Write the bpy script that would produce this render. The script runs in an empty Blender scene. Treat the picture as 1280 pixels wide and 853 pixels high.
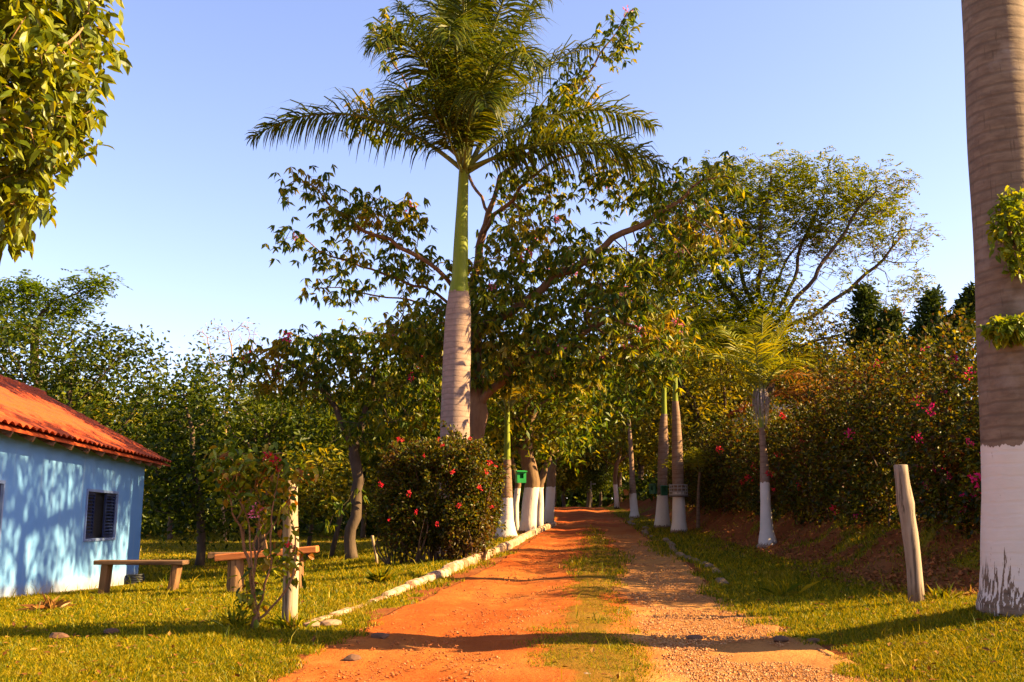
import bpy, math, random
import numpy as np
from mathutils import Vector, noise as mnoise

random.seed(7)
RNG = np.random.default_rng(7)
SC = bpy.context.scene
COL = SC.collection
R = math.radians

# ------------------------------------------------------------------ camera, sky, sun, exposure
FPX = 1250.0                      # focal length in pixels of a 1280 px wide frame
PITCH = math.atan(223.5 / FPX)
CAM_Z = 1.35
cam_d = bpy.data.cameras.new("camera")
cam = bpy.data.objects.new("camera", cam_d)
COL.objects.link(cam)
cam.location = (0, 0, CAM_Z)
cam.rotation_euler = (math.pi / 2 + PITCH, 0, 0)
cam_d.sensor_width = 36.0
cam_d.lens = 36.0 * FPX / 1280.0
cam_d.clip_start = 0.1
cam_d.clip_end = 2000
SC.camera = cam

SUN_EL = R(31)
SUN_AZ = R(95)                    # clockwise from +Y: the sun stands to the right, a touch behind the camera
SUN_DIR = Vector((math.cos(SUN_EL) * math.sin(SUN_AZ), math.cos(SUN_EL) * math.cos(SUN_AZ), math.sin(SUN_EL)))
world = bpy.data.worlds.new("World")
SC.world = world
world.use_nodes = True
wn = world.node_tree
bg = wn.nodes["Background"]
sky = wn.nodes.new("ShaderNodeTexSky")
sky.sky_type = 'NISHITA'
sky.sun_disc = False
sky.sun_elevation = SUN_EL
sky.sun_rotation = SUN_AZ
sky.altitude = 600
sky.air_density = 1.0
sky.dust_density = 1.2
sky.ozone_density = 3.2
tint = wn.nodes.new("ShaderNodeMix")
tint.data_type = 'RGBA'
tint.blend_type = 'MULTIPLY'
tint.inputs[0].default_value = 1.0
tint.inputs[7].default_value = (1.24, 0.97, 0.99, 1)
wn.links.new(sky.outputs[0], tint.inputs[6])
wn.links.new(tint.outputs[2], bg.inputs[0])
bg.inputs[1].default_value = 0.07
sun_d = bpy.data.lights.new("sun", 'SUN')
sun_d.energy = 5.0
sun_d.angle = R(0.42)
sun_d.color = (1.0, 0.72, 0.34)
sun = bpy.data.objects.new("sun", sun_d)
sun.rotation_euler = SUN_DIR.to_track_quat('Z', 'Y').to_euler()
sun.location = (30, -4, 25)
COL.objects.link(sun)
SC.view_settings.view_transform = 'Standard'
SC.view_settings.look = 'None'
SC.view_settings.exposure = 2.35
SC.view_settings.gamma = 1.0
SC.render.engine = 'CYCLES'
cy = SC.cycles
cy.max_bounces = 6
cy.diffuse_bounces = 3
cy.glossy_bounces = 2
cy.transmission_bounces = 3
cy.transparent_max_bounces = 4
cy.caustics_reflective = False
cy.caustics_refractive = False
cy.use_denoising = True

# ------------------------------------------------------------------ sighting: a photo pixel at a ground distance -> a world point
CP, SP = math.cos(PITCH), math.sin(PITCH)
def P(u, v, d):
    a = (u - 640.0) / FPX
    b = (426.5 - v) / FPX
    y = CP - b * SP
    z = SP + b * CP
    s = d / y
    return np.array((a * s, d, CAM_Z + z * s))
def PXM(d):                        # metres per pixel at a distance
    return d / FPX

# ------------------------------------------------------------------ numeric noise
def vnoise(x, y, seed=0):
    x = np.asarray(x, float); y = np.asarray(y, float)
    xi = np.floor(x).astype(np.int64); yi = np.floor(y).astype(np.int64)
    xf = x - xi; yf = y - yi
    def h(a, b):
        n = (a * 374761393 + b * 668265263 + seed * 1442695041) & 0xffffffff
        n = ((n ^ (n >> 13)) * 1274126177) & 0xffffffff
        return ((n ^ (n >> 16)) & 0xffff) / 65535.0
    u = xf * xf * (3 - 2 * xf); w = yf * yf * (3 - 2 * yf)
    return (h(xi, yi) * (1 - u) + h(xi + 1, yi) * u) * (1 - w) + (h(xi, yi + 1) * (1 - u) + h(xi + 1, yi + 1) * u) * w
def fbm(x, y, seed=0, oct=4):
    s = 0; a = 0.5; t = 0
    for k in range(oct):
        s = s + a * vnoise(x * 2 ** k, y * 2 ** k, seed + k); t += a; a *= 0.5
    return s / t
def sstep(a, b, x):
    t = np.clip((np.asarray(x, float) - a) / (b - a), 0, 1)
    return t * t * (3 - 2 * t)

# ------------------------------------------------------------------ lie of the land
RY = [-60, 0, 6.8, 9, 12.4, 17.5, 24.7, 36.5, 54, 62, 75, 100, 140]
RL = [-2.9, -2.1, -1.72, -1.48, -1.0, -0.22, 0.52, 1.5, 2.0, 1.2, -2.5, -12, -30]
RR = [2.3, 2.5, 2.52, 2.5, 2.55, 2.95, 3.3, 4.0, 4.9, 4.9, 2.2, -7, -25]
KY = [-20, 4, 9.85, 12.6, 15.2, 19.6, 26.3, 31.1, 36, 60, 140]
KX = [-4.2, -3.0, -1.98, -1.38, -0.95, -0.25, 0.56, 1.28, 1.3, 1.6, -32]
def road_l(y): return np.interp(y, RY, RL)
def road_r(y): return np.interp(y, RY, RR)
def kerb_x(y): return np.interp(y, KY, KX)
def road_z(y):
    y = np.asarray(y, float)
    return np.where(y < 52, 0.037 * y, np.where(y < 64, 0.037 * 52 + 0.037 * (y - 52) - 0.0026 * (y - 52) ** 2, 1.9936 - 0.0254 * (y - 64)))
def toe_x(y): return np.interp(y, [0, 9, 11, 13, 20, 30, 45, 60, 80], [6.2, 5.4, 4.75, 4.55, 4.65, 4.75, 5.3, 6.0, 5.6])
def ground_z(x, y):
    x = np.asarray(x, float); y = np.asarray(y, float)
    zr = road_z(y)
    kx = kerb_x(y)
    zl = np.interp(y, [-40, 4, 13.5, 21, 30, 45, 70, 140], [0.0, 0.1, 0.17, 0.0, 0.28, 0.9, 1.5, 1.0])
    t = np.clip((kx - x) / 6.6, 0, 1)
    t = t * (1.25 - 0.25 * t)
    left = zr * (1 - t) + zl * t + 0.07 * sstep(0, 0.4, kx - x)
    left = left - 0.01 * np.clip(-x - 12, 0, 60)
    rx = road_r(y)
    v = np.clip(x - rx, 0, None)
    near = np.interp(y, [0, 7, 8.5, 10.2, 13, 60], [0.17, 0.17, 0.2, 0.095, 0.03, 0.05])
    right = zr + near * np.minimum(v, 2.6)
    tx = toe_x(y)
    bank = sstep(0, 1.5, x - tx + 0.35 * (fbm(y * 0.9, x * 0.6, 5) - 0.5))
    bh = np.interp(y, [0, 8, 11, 13.5, 20, 50, 80], [0.3, 0.2, 0.35, 0.62, 0.60, 0.6, 0.4])
    right = right + bank * bh + 0.06 * np.clip(x - tx - 1.0, 0, 12)
    z = np.where(x < kx, left, np.where(x > rx, right, zr))
    z = z + (0.05 * (fbm(x * 0.7, y * 0.7, 11) - 0.5) + (0.34 * (fbm(x * 1.5, y * 1.5, 17) - 0.5) + 0.16 * (fbm(x * 4.2, y * 4.2, 19) - 0.5)) * bank * np.where(x < tx + 4, 1, .3)) * np.where((x > road_l(y)) & (x < rx), 0.3, 1.0)
    return z
def gz(x, y): return float(ground_z(x, y))
def at_ground(u, d):
    x = (u - 640) / FPX * d / (CP + 0.16 * SP)
    return (x, d, gz(x, d))
# how much grass stands at a point (0 bare - 1 thick)
def grass_mask(x, y):
    x = np.asarray(x, float); y = np.asarray(y, float)
    n = fbm(x * 1.4, y * 1.1, 31) - 0.5
    n2 = fbm(x * 4.5, y * 4.5, 37) - 0.5
    l = road_l(y); r = road_r(y)
    le = sstep(-0.05, 0.35, l - x - 0.02 + 1.0 * n + 0.45 * n2)
    re = sstep(-0.05, 0.3, x - r + 0.14 + 0.9 * n + 0.5 * n2)
    c = l + (r - l) * 0.54
    hw = np.interp(y, [5, 8, 12, 20, 28, 34], [0.36, 0.36, 0.40, 0.36, 0.2, -0.4])
    mid = sstep(-0.1, 0.25, hw - np.abs(x - c) + 0.55 * n + 0.3 * n2) * 0.95
    face = sstep(-0.2, 0.0, x - toe_x(y)) * (1 - sstep(0.55, 0.8, x - toe_x(y)))
    bankm = np.where(y < 12.6, face * np.interp(y, [9.3, 10.3], [0, 1]), sstep(-0.2, 0.1, x - toe_x(y)))
    bare = 1 - .6 * sstep(.58, .66, fbm(x * 0.9, y * 0.9, 71))
    worn = 1 - .55 * sstep(.60, .70, fbm(x * .75 + 9, y * .75, 131))
    m = np.maximum(np.maximum(le, re) * worn, mid)
    return m * (1 - bankm * bare * 0.97)

# ------------------------------------------------------------------ mesh builder
class MB:
    def __init__(s): s.v = []; s.q = []; s.t = []; s.n = 0
    def add(s, v, quads=None, tris=None):
        v = np.asarray(v, float).reshape(-1, 3)
        if quads is not None and len(quads): s.q.append(np.asarray(quads, np.int64).reshape(-1, 4) + s.n)
        if tris is not None and len(tris): s.t.append(np.asarray(tris, np.int64).reshape(-1, 3) + s.n)
        s.v.append(v); s.n += len(v)
    def mesh(s, name, smooth=False):
        me = bpy.data.meshes.new(name)
        v = np.concatenate(s.v) if s.v else np.zeros((0, 3))
        q = np.concatenate(s.q) if s.q else np.zeros((0, 4), np.int64)
        t = np.concatenate(s.t) if s.t else np.zeros((0, 3), np.int64)
        me.vertices.add(len(v)); me.vertices.foreach_set("co", v.ravel())
        loops = np.concatenate([q.ravel(), t.ravel()])
        me.loops.add(len(loops)); me.loops.foreach_set("vertex_index", loops.astype(np.int32))
        tot = np.concatenate([np.full(len(q), 4), np.full(len(t), 3)])
        st = np.concatenate([[0], np.cumsum(tot)[:-1]]) if len(tot) else np.zeros(0)
        me.polygons.add(len(tot)); me.polygons.foreach_set("loop_start", st.astype(np.int32))
        me.polygons.foreach_set("loop_total", tot.astype(np.int32))
        me.polygons.foreach_set("use_smooth", np.full(len(tot), smooth))
        me.update(calc_edges=True)
        return me
    def build(s, name, mat, parent=None, loc=None, smooth=False):
        me = s.mesh(name, smooth)
        if mat: me.materials.append(mat)
        return link(name, me, parent, loc)
def link(name, me, parent=None, loc=None):
    o = bpy.data.objects.new(name, me)
    COL.objects.link(o)
    if parent is not None: o.parent = parent
    if loc is not None: o.location = loc
    return o
def tag(o, label=None, cat=None, group=None, kind=None):
    if label: o["label"] = label
    if cat: o["category"] = cat
    if group: o["group"] = group
    if kind: o["kind"] = kind
    return o
def thing(name, label, cat, loc=(0, 0, 0), rz=0, group=None):
    o = bpy.data.objects.new(name, None)
    COL.objects.link(o)
    o.location = [float(c) for c in loc]
    o.rotation_euler = (0, 0, rz)
    o.empty_display_size = 0.2
    return tag(o, label, cat, group)
def copy_tree(o, parent=None):
    c = o.copy(); COL.objects.link(c)
    if parent is not None: c.parent = parent
    for ch in list(o.children): copy_tree(ch, c)
    return c
def unit(a):
    a = np.asarray(a, float)
    return a / np.maximum(np.linalg.norm(a, axis=-1, keepdims=True), 1e-9)
def tube(mb, pts, rad, sides=6, cap=True):
    pts = np.asarray(pts, float); n = len(pts)
    rad = np.full(n, rad) if np.isscalar(rad) else np.asarray(rad, float)
    T = np.gradient(pts, axis=0); T = unit(T)
    ref = np.array((0.31, 0.87, 0.2)) if abs(T[0][2]) > 0.6 else np.array((0, 0, 1.0))
    A = unit(np.cross(T, ref)); B = np.cross(T, A)
    th = np.arange(sides) * 2 * math.pi / sides
    ring = pts[:, None] + rad[:, None, None] * (np.cos(th)[None, :, None] * A[:, None] + np.sin(th)[None, :, None] * B[:, None])
    i = np.arange(n - 1)[:, None] * sides; j = np.arange(sides)[None]; k = (j + 1) % sides
    q = np.stack([i + j, i + k, i + sides + k, i + sides + j], -1).reshape(-1, 4)
    v = ring.reshape(-1, 3); tr = []
    if cap:
        v = np.vstack([v, pts[0], pts[-1]])
        a, b = n * sides, n * sides + 1
        for s in range(sides):
            tr.append((a, (s + 1) % sides, s)); tr.append((b, (n - 1) * sides + s, (n - 1) * sides + (s + 1) % sides))
    mb.add(v, q, tr)
def box(mb, c, size, rz=0.0, rx=0.0, ry=0.0, taper=1.0, bev=0.0):
    hx, hy, hz = size[0] / 2, size[1] / 2, size[2] / 2
    b = min(bev, hx * .9, hy * .9, hz * .9)
    if b <= 0:
        v = np.array([(x * (taper if z > 0 else 1), y * (taper if z > 0 else 1), z) for z in (-hz, hz) for x, y in ((-hx, -hy), (hx, -hy), (hx, hy), (-hx, hy))])
        q = [(3, 2, 1, 0), (4, 5, 6, 7), (0, 1, 5, 4), (1, 2, 6, 5), (2, 3, 7, 6), (3, 0, 4, 7)]
        t = []
    else:
        v = []; q = []; t = []
        idx = {}
        for sx in (-1, 1):
            for sy in (-1, 1):
                for sz in (-1, 1):
                    for ax in range(3):
                        p = [sx * (hx - b), sy * (hy - b), sz * (hz - b)]
                        p[ax] = (sx * hx, sy * hy, sz * hz)[ax]
                        idx[(sx, sy, sz, ax)] = len(v); v.append(p)
        S = (-1, 1)
        for s in S:
            q.append([idx[(s, a, c2, 0)] for a, c2 in ((-1, -1), (1, -1), (1, 1), (-1, 1))][::s])
            q.append([idx[(a, s, c2, 1)] for a, c2 in ((-1, -1), (-1, 1), (1, 1), (1, -1))][::s])
            q.append([idx[(a, c2, s, 2)] for a, c2 in ((-1, -1), (1, -1), (1, 1), (-1, 1))][::s])
        for a in S:
            for c2 in S:
                q.append([idx[(a, c2, -1, 0)], idx[(a, c2, -1, 1)], idx[(a, c2, 1, 1)], idx[(a, c2, 1, 0)]])
                q.append([idx[(a, -1, c2, 0)], idx[(a, -1, c2, 2)], idx[(a, 1, c2, 2)], idx[(a, 1, c2, 0)]])
                q.append([idx[(-1, a, c2, 1)], idx[(-1, a, c2, 2)], idx[(1, a, c2, 2)], idx[(1, a, c2, 1)]])
                for d in S: t.append([idx[(a, c2, d, 0)], idx[(a, c2, d, 1)], idx[(a, c2, d, 2)]])
        v = np.array(v)
    cx_, sx_ = math.cos(rx), math.sin(rx); cy_, sy_ = math.cos(ry), math.sin(ry); cz_, sz_ = math.cos(rz), math.sin(rz)
    M = np.array([[cz_, -sz_, 0], [sz_, cz_, 0], [0, 0, 1]]) @ np.array([[cy_, 0, sy_], [0, 1, 0], [-sy_, 0, cy_]]) @ np.array([[1, 0, 0], [0, cx_, -sx_], [0, sx_, cx_]])
    mb.add(v @ M.T + np.asarray(c, float), q, t)

# ------------------------------------------------------------------ leaves
def rand_dirs(n):
    v = RNG.normal(size=(n, 3)); return unit(v)
def add_leaves(mb, pos, dirs, L, W, up=0.6, droop=0.2, fine=False):
    n = len(pos)
    if n == 0: return
    L = np.broadcast_to(np.asarray(L, float), (n,))[:, None] * RNG.uniform(0.7, 1.25, (n, 1))
    W = np.broadcast_to(np.asarray(W, float), (n,))[:, None] * RNG.uniform(0.75, 1.2, (n, 1))
    D = unit(dirs)
    N = unit(RNG.normal(size=(n, 3)) + np.array((0, 0, 2.2 * up)))
    S = unit(np.cross(D, N)); N = np.cross(S, D)
    dz = np.array((0, 0, -1.0))
    if not fine:
        v = np.stack([pos, pos + D * L * .45 + S * W * .5 + N * W * .12, pos + D * L + dz * droop * L * .6, pos + D * L * .45 - S * W * .5 + N * W * .12], 1)
        b = np.arange(n)[:, None] * 4
        t = np.concatenate([b + [0, 1, 2], b + [0, 2, 3]])
        mb.add(v.reshape(-1, 3), None, t)
    else:
        def row(f, w, dr):
            c = pos + D * L * f + dz * dr * droop * L
            return [c + S * W * w + N * W * .16, c, c - S * W * w + N * W * .16]
        rows = [pos] + row(.22, .36, .04) + row(.52, .5, .2) + row(.8, .26, .55) + [pos + D * L * .99 + dz * droop * L]
        v = np.stack(rows, 1)
        b = np.arange(n)[:, None] * 11
        q = np.concatenate([b + [1, 4, 5, 2], b + [2, 5, 6, 3], b + [4, 7, 8, 5], b + [5, 8, 9, 6]])
        t = np.concatenate([b + [0, 1, 2], b + [0, 2, 3], b + [7, 10, 8], b + [8, 10, 9]])
        mb.add(v.reshape(-1, 3), q, t)

# ------------------------------------------------------------------ materials
class NT:
    def __init__(s, name):
        s.m = bpy.data.materials.new(name); s.m.use_nodes = True
        s.t = s.m.node_tree; s.t.nodes.clear()
        s.out = s.n("ShaderNodeOutputMaterial")
    def n(s, typ, **kw):
        o = s.t.nodes.new(typ)
        for k, v in kw.items(): setattr(o, k, v)
        return o
    def l(s, a, b): s.t.links.new(a, b)
    def ramp(s, fac, stops, interp='LINEAR'):
        r = s.n("ShaderNodeValToRGB"); r.color_ramp.interpolation = interp
        e = r.color_ramp.elements
        while len(e) < len(stops): e.new(0.5)
        for k, (p, c) in enumerate(stops):
            e[k].position = p; e[k].color = (*c, 1) if len(c) == 3 else c
        s.l(fac, r.inputs[0]); return r.outputs[0]
    def coord(s, kind='Object'):
        return s.n("ShaderNodeTexCoord").outputs[kind]
    def noise(s, vec, scale, detail=4, rough=.55, out=0):
        o = s.n("ShaderNodeTexNoise"); o.inputs["Scale"].default_value = scale; o.inputs["Detail"].default_value = detail
        o.inputs["Roughness"].default_value = rough
        if vec is not None: s.l(vec, o.inputs["Vector"])
        return o.outputs[out]
    def mix(s, fac, a, b, mode='MIX'):
        o = s.n("ShaderNodeMix", data_type='RGBA', blend_type=mode)
        for sock, val in ((o.inputs[0], fac), (o.inputs[6], a), (o.inputs[7], b)):
            if isinstance(val, (int, float)): sock.default_value = val
            elif isinstance(val, tuple): sock.default_value = (*val, 1)
            else: s.l(val, sock)
        return o.outputs[2]
    def math(s, op, a, b=None, c=None):
        o = s.n("ShaderNodeMath", operation=op)
        for k, val in enumerate((a, b, c)):
            if val is None: continue
            if isinstance(val, (int, float)): o.inputs[k].default_value = val
            else: s.l(val, o.inputs[k])
        return o.outputs[0]
    def mapping(s, vec, scale=(1, 1, 1), rot=(0, 0, 0), loc=(0, 0, 0)):
        o = s.n("ShaderNodeMapping"); o.inputs["Scale"].default_value = scale; o.inputs["Rotation"].default_value = rot; o.inputs["Location"].default_value = loc
        s.l(vec, o.inputs[0]); return o.outputs[0]
    def xyz(s, vec):
        o = s.n("ShaderNodeSeparateXYZ"); s.l(vec, o.inputs[0]); return o.outputs
    def bump(s, h, strength=.4, dist=.02):
        o = s.n("ShaderNodeBump"); o.inputs["Strength"].default_value = strength; o.inputs["Distance"].default_value = dist
        s.l(h, o.inputs["Height"]); return o.outputs[0]
    def finish(s, color, rough=.8, normal=None, spec=.3, trans=None):
        p = s.n("ShaderNodeBsdfPrincipled")
        for key, val in (("Base Color", color), ("Roughness", rough)):
            if isinstance(val, (int, float)): p.inputs[key].default_value = val
            elif isinstance(val, tuple): p.inputs[key].default_value = (*val, 1)
            else: s.l(val, p.inputs[key])
        p.inputs["Specular IOR Level"].default_value = spec
        if normal is not None: s.l(normal, p.inputs["Normal"])
        s.l(p.outputs[0], s.out.inputs[0])
        return s.m
def leaf_mat(name, cols, trans=.38, gloss=.05, patch=None, patch_scale=.5, tmul=(1.6, 1.3, .4)):
    s = NT(name)
    if cols[0][1] > cols[0][0] * .5: cols = [(r * 1.12, g, b * .5) for r, g, b in cols]
    gloss = gloss * .3
    g = s.n("ShaderNodeNewGeometry")
    n = len(cols)
    c = s.ramp(g.outputs["Random Per Island"], [(k / (n - 1) if n > 1 else 0, col) for k, col in enumerate(cols)])
    if patch:
        f = s.ramp(s.noise(s.coord(), patch_scale, 3), [(.57, (0, 0, 0)), (.70, (1, 1, 1))])
        c = s.mix(s.math('MULTIPLY', f, .8), c, patch)
    d = s.n("ShaderNodeBsdfDiffuse"); s.l(c, d.inputs[0])
    t = s.n("ShaderNodeBsdfTranslucent"); s.l(s.mix(1.0, c, tmul, 'MULTIPLY'), t.inputs[0])
    m = s.n("ShaderNodeMixShader"); m.inputs[0].default_value = trans
    s.l(d.outputs[0], m.inputs[1]); s.l(t.outputs[0], m.inputs[2])
    gl = s.n("ShaderNodeBsdfGlossy"); gl.inputs["Roughness"].default_value = .42
    m2 = s.n("ShaderNodeMixShader"); m2.inputs[0].default_value = gloss
    s.l(m.outputs[0], m2.inputs[1]); s.l(gl.outputs[0], m2.inputs[2])
    s.l(m2.outputs[0], s.out.inputs[0])
    return s.m
def bark_mat(name, c1, c2, scale=6, paint=None, paint_h=1.2, stretch=.25):
    s = NT(name); co = s.coord()
    mp = s.mapping(co, (1, 1, stretch))
    n = s.noise(mp, scale * 2, 6, .65)
    col = s.mix(s.ramp(n, [(.3, (0, 0, 0)), (.7, (1, 1, 1))]), c1, c2)
    col = s.mix(s.ramp(s.noise(co, 1.3, 3), [(.45, (0, 0, 0)), (.75, (.5, .5, .5))]), col, tuple(x * .5 for x in c1))
    if paint:
        z = s.xyz(co)[2]
        e = s.math('ADD', z, s.math('MULTIPLY', s.noise(s.mapping(co, (9, 9, 2)), 1.0, 3), .12))
        f = s.math('LESS_THAN', e, paint_h)
        low = s.math('GREATER_THAN', s.math('ADD', z, s.math('MULTIPLY', s.noise(s.mapping(co, (14, 14, 2.5)), 1.0, 4), .3)), .24)
        scuff = s.ramp(s.noise(co, 11, 5, .7), [(.30, (0, 0, 0)), (.36, (1, 1, 1))])
        f = s.math('MULTIPLY', f, s.math('MULTIPLY', low, scuff))
        pc = s.mix(s.noise(co, 5, 4), paint, tuple(x * .8 for x in paint))
        col = s.mix(f, col, pc)
    return s.finish(col, .85, s.bump(n, .5, .03), .2)
def palm_bark(name, paint_h=None, paint=(.60, .51, .42), grey=(.26, .19, .15), brown=(.17, .11, .08), ring=9.0, streak=0.0):
    s = NT(name); co = s.coord(); X = s.xyz(co); z = X[2]
    n = s.noise(s.mapping(co, (3, 3, 8)), 2, 5, .6)
    w = s.n("ShaderNodeTexWave", wave_type='BANDS', bands_direction='Z'); w.inputs["Scale"].default_value = ring / 6.28 * 2
    w.inputs["Distortion"].default_value = 1.5; w.inputs["Detail"].default_value = 2; w.inputs["Detail Scale"].default_value = 1.5
    s.l(co, w.inputs[0])
    col = s.mix(s.ramp(n, [(.3, (0, 0, 0)), (.7, (1, 1, 1))]), grey, brown)
    col = s.mix(s.ramp(w.outputs[1], [(.0, (.42, .42, .42)), (.25, (0, 0, 0))]), col, tuple(c * .55 for c in brown))
    crk = s.ramp(s.noise(s.mapping(co, (34, 34, 3.5)), 1.0, 5, .7), [(.30, (1, 1, 1)), (.42, (0, 0, 0))])
    col = s.mix(s.math('MULTIPLY', crk, .6), col, tuple(c * .4 for c in brown))
    lich = s.ramp(s.noise(co, 2.6, 5), [(.55, (0, 0, 0)), (.7, (.55, .55, .55))])
    col = s.mix(lich, col, (.27, .21, .165))
    h = s.math('ADD', s.math('MULTIPLY', n, .6), s.math('MULTIPLY', s.ramp(w.outputs[1], [(0, (0, 0, 0)), (.25, (1, 1, 1))]), .16))
    if paint_h:
        e = s.math('ADD', z, s.math('MULTIPLY', s.noise(s.mapping(co, (7, 7, 2)), 1.0, 6, .7), .2))
        f = s.math('LESS_THAN', e, paint_h + .10)
        low = s.math('GREATER_THAN', s.math('ADD', z, s.math('MULTIPLY', s.math('SUBTRACT', s.noise(s.mapping(co, (44, 44, 1.6)), 1.0, 5), .44), 1.6 * streak + .25)), .08 + streak * .16)
        scuff = s.ramp(s.noise(s.mapping(co, (1, 1, .6)), 13, 5, .7), [(.29, (0, 0, 0)), (.34, (1, 1, 1))])
        f = s.math('MULTIPLY', f, s.math('MULTIPLY', low, scuff))
        pc = s.mix(s.noise(co, 4, 5), paint, tuple(c * .78 for c in paint))
        col = s.mix(f, col, pc)
    return s.finish(col, .85, s.bump(h, .6, .02), .2)
def wood_mat(name, c1, c2, scale=3, axis=2, rough=.8):
    s = NT(name); co = s.coord()
    sc = [14, 14, 14]; sc[axis] = .9
    n = s.noise(s.mapping(co, tuple(sc)), scale / 3, 6, .65)
    n2 = s.noise(co, 2.5, 3)
    col = s.mix(s.ramp(n, [(.3, (0, 0, 0)), (.7, (1, 1, 1))]), c1, c2)
    col = s.mix(s.ramp(n2, [(.5, (0, 0, 0)), (.8, (.6, .6, .6))]), col, tuple(c * .55 for c in c1))
    sc2 = [26, 26, 26]; sc2[axis] = 1.1
    n3 = s.noise(s.mapping(co, tuple(sc2)), 1.0, 4, .7)
    crk = s.ramp(n3, [(.38, (1, 1, 1)), (.45, (0, 0, 0))])
    col = s.mix(s.math('MULTIPLY', crk, .75), col, tuple(c * .25 for c in c1))
    knot = s.ramp(s.noise(co, 5.5, 2), [(.70, (0, 0, 0)), (.76, (.7, .7, .7))])
    col = s.mix(knot, col, tuple(c * .3 for c in c1))
    if axis == 2:
        z = s.xyz(co)[2]
        mud = s.ramp(s.math('ADD', z, s.math('MULTIPLY', n2, .2)), [(.14, (.8, .8, .8)), (.30, (0, 0, 0))])
        col = s.mix(mud, col, (.11, .06, .025))
    return s.finish(col, rough, s.bump(s.math('SUBTRACT', n, s.math('MULTIPLY', crk, .8)), .6, .012), .2)
def plain(name, c, rough=.6, var=.15, scale=6, spec=.3):
    s = NT(name); n = s.noise(s.coord(), scale, 5, .6)
    return s.finish(s.mix(n, c, tuple(x * (1 - 2 * var) for x in c)), rough, s.bump(n, .15, .01), spec)

M = {}
M['ficus'] = leaf_mat('ficus_leaf', [(.045, .075, .008), (.08, .12, .010), (.14, .18, .010), (.22, .24, .012)], .42, .09)
M['broad'] = leaf_mat('broad_leaf', [(.020, .048, .007), (.038, .080, .008), (.068, .115, .009), (.12, .16, .010), (.25, .24, .012)], .5, .05, patch=(.33, .21, .010), patch_scale=.8)
M['dense'] = leaf_mat('dense_leaf', [(.010, .024, .004), (.022, .044, .005), (.045, .075, .006), (.10, .125, .008)], .40, .05)
M['feather'] = leaf_mat('feather_leaf', [(.04, .085, .012), (.07, .13, .014), (.11, .17, .016)], .45, .03)
M['acacia'] = leaf_mat('acacia_leaf', [(.04, .08, .007), (.085, .13, .008), (.17, .20, .010)], .5, .02)
M['olive'] = leaf_mat('olive_leaf', [(.026, .042, .006), (.07, .085, .008), (.15, .15, .010), (.25, .22, .012)], .42, .05)
M['hedge'] = leaf_mat('hedge_leaf', [(.013, .022, .004), (.024, .040, .005), (.045, .060, .006), (.06, .022, .008), (.075, .085, .006), (.17, .165, .009)], .42, .05, patch=(.10, .022, .010), patch_scale=.9)
M['conifer'] = leaf_mat('conifer_leaf', [(.012, .028, .008), (.024, .045, .011), (.04, .065, .014)], .25, .04)
M['frond'] = leaf_mat('frond_leaflet', [(.022, .042, .006), (.042, .066, .007), (.095, .105, .008)], .42, .05)
M['frond_gold'] = leaf_mat('frond_golden_leaflet', [(.10, .11, .010), (.20, .18, .012), (.28, .22, .014)], .42, .06)
M['frond_dry'] = leaf_mat('frond_dry_leaflet', [(.16, .08, .02), (.26, .14, .03), (.18, .06, .02)], .3, .03)
M['frond_young'] = leaf_mat('frond_young_leaflet', [(.08, .11, .012), (.14, .17, .014), (.22, .22, .014)], .42, .06)
M['rose_leaf'] = leaf_mat('rose_leaf', [(.03, .06, .008), (.07, .12, .010), (.12, .17, .010), (.22, .22, .015), (.18, .06, .012)], .4, .06)
M['fern'] = leaf_mat('trunk_plant_leaf', [(.06, .11, .010), (.11, .17, .012), (.2, .23, .014)], .42, .06)
M['grass'] = leaf_mat('grass_blade', [(.028, .052, .003), (.09, .115, .004), (.20, .18, .005), (.34, .24, .008)], .38, .03, patch=(.26, .18, .010), patch_scale=.9, tmul=(1.3, 1.2, .5))
M['litter'] = leaf_mat('fallen_leaf', [(.17, .065, .015), (.10, .04, .014), (.26, .13, .03)], .1, .03)
M['magenta'] = leaf_mat('magenta_bract', [(.48, .008, .05), (.60, .012, .10), (.55, .02, .16)], .35, .03, tmul=(1.2, 1, 1))
M['red'] = leaf_mat('red_bract', [(.55, .012, .03), (.65, .03, .03), (.5, .01, .06)], .35, .03, tmul=(1.2, 1, 1))
M['pink'] = leaf_mat('pink_petal', [(.60, .12, .20), (.68, .2, .3), (.55, .07, .14)], .35, .03, tmul=(1.2, 1, 1))
M['bark'] = bark_mat('brown_bark', (.11, .06, .03), (.18, .10, .05))
M['bark_red'] = bark_mat('reddish_bark', (.13, .06, .026), (.21, .11, .05))
M['bark_dark'] = bark_mat('dark_bark', (.055, .036, .024), (.10, .065, .04))
M['bark_white'] = bark_mat('bark_with_whitewash', (.11, .062, .03), (.19, .11, .05), paint=(.60, .51, .42), paint_h=1.25)
M['twig'] = bark_mat('twig_bark', (.24, .13, .06), (.32, .19, .09), 12)
M['cane_red'] = bark_mat('rose_cane_bark', (.17, .075, .03), (.26, .13, .055), 12)
M['cane'] = bark_mat('dark_cane_bark', (.09, .05, .03), (.14, .08, .045), 12)

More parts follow.
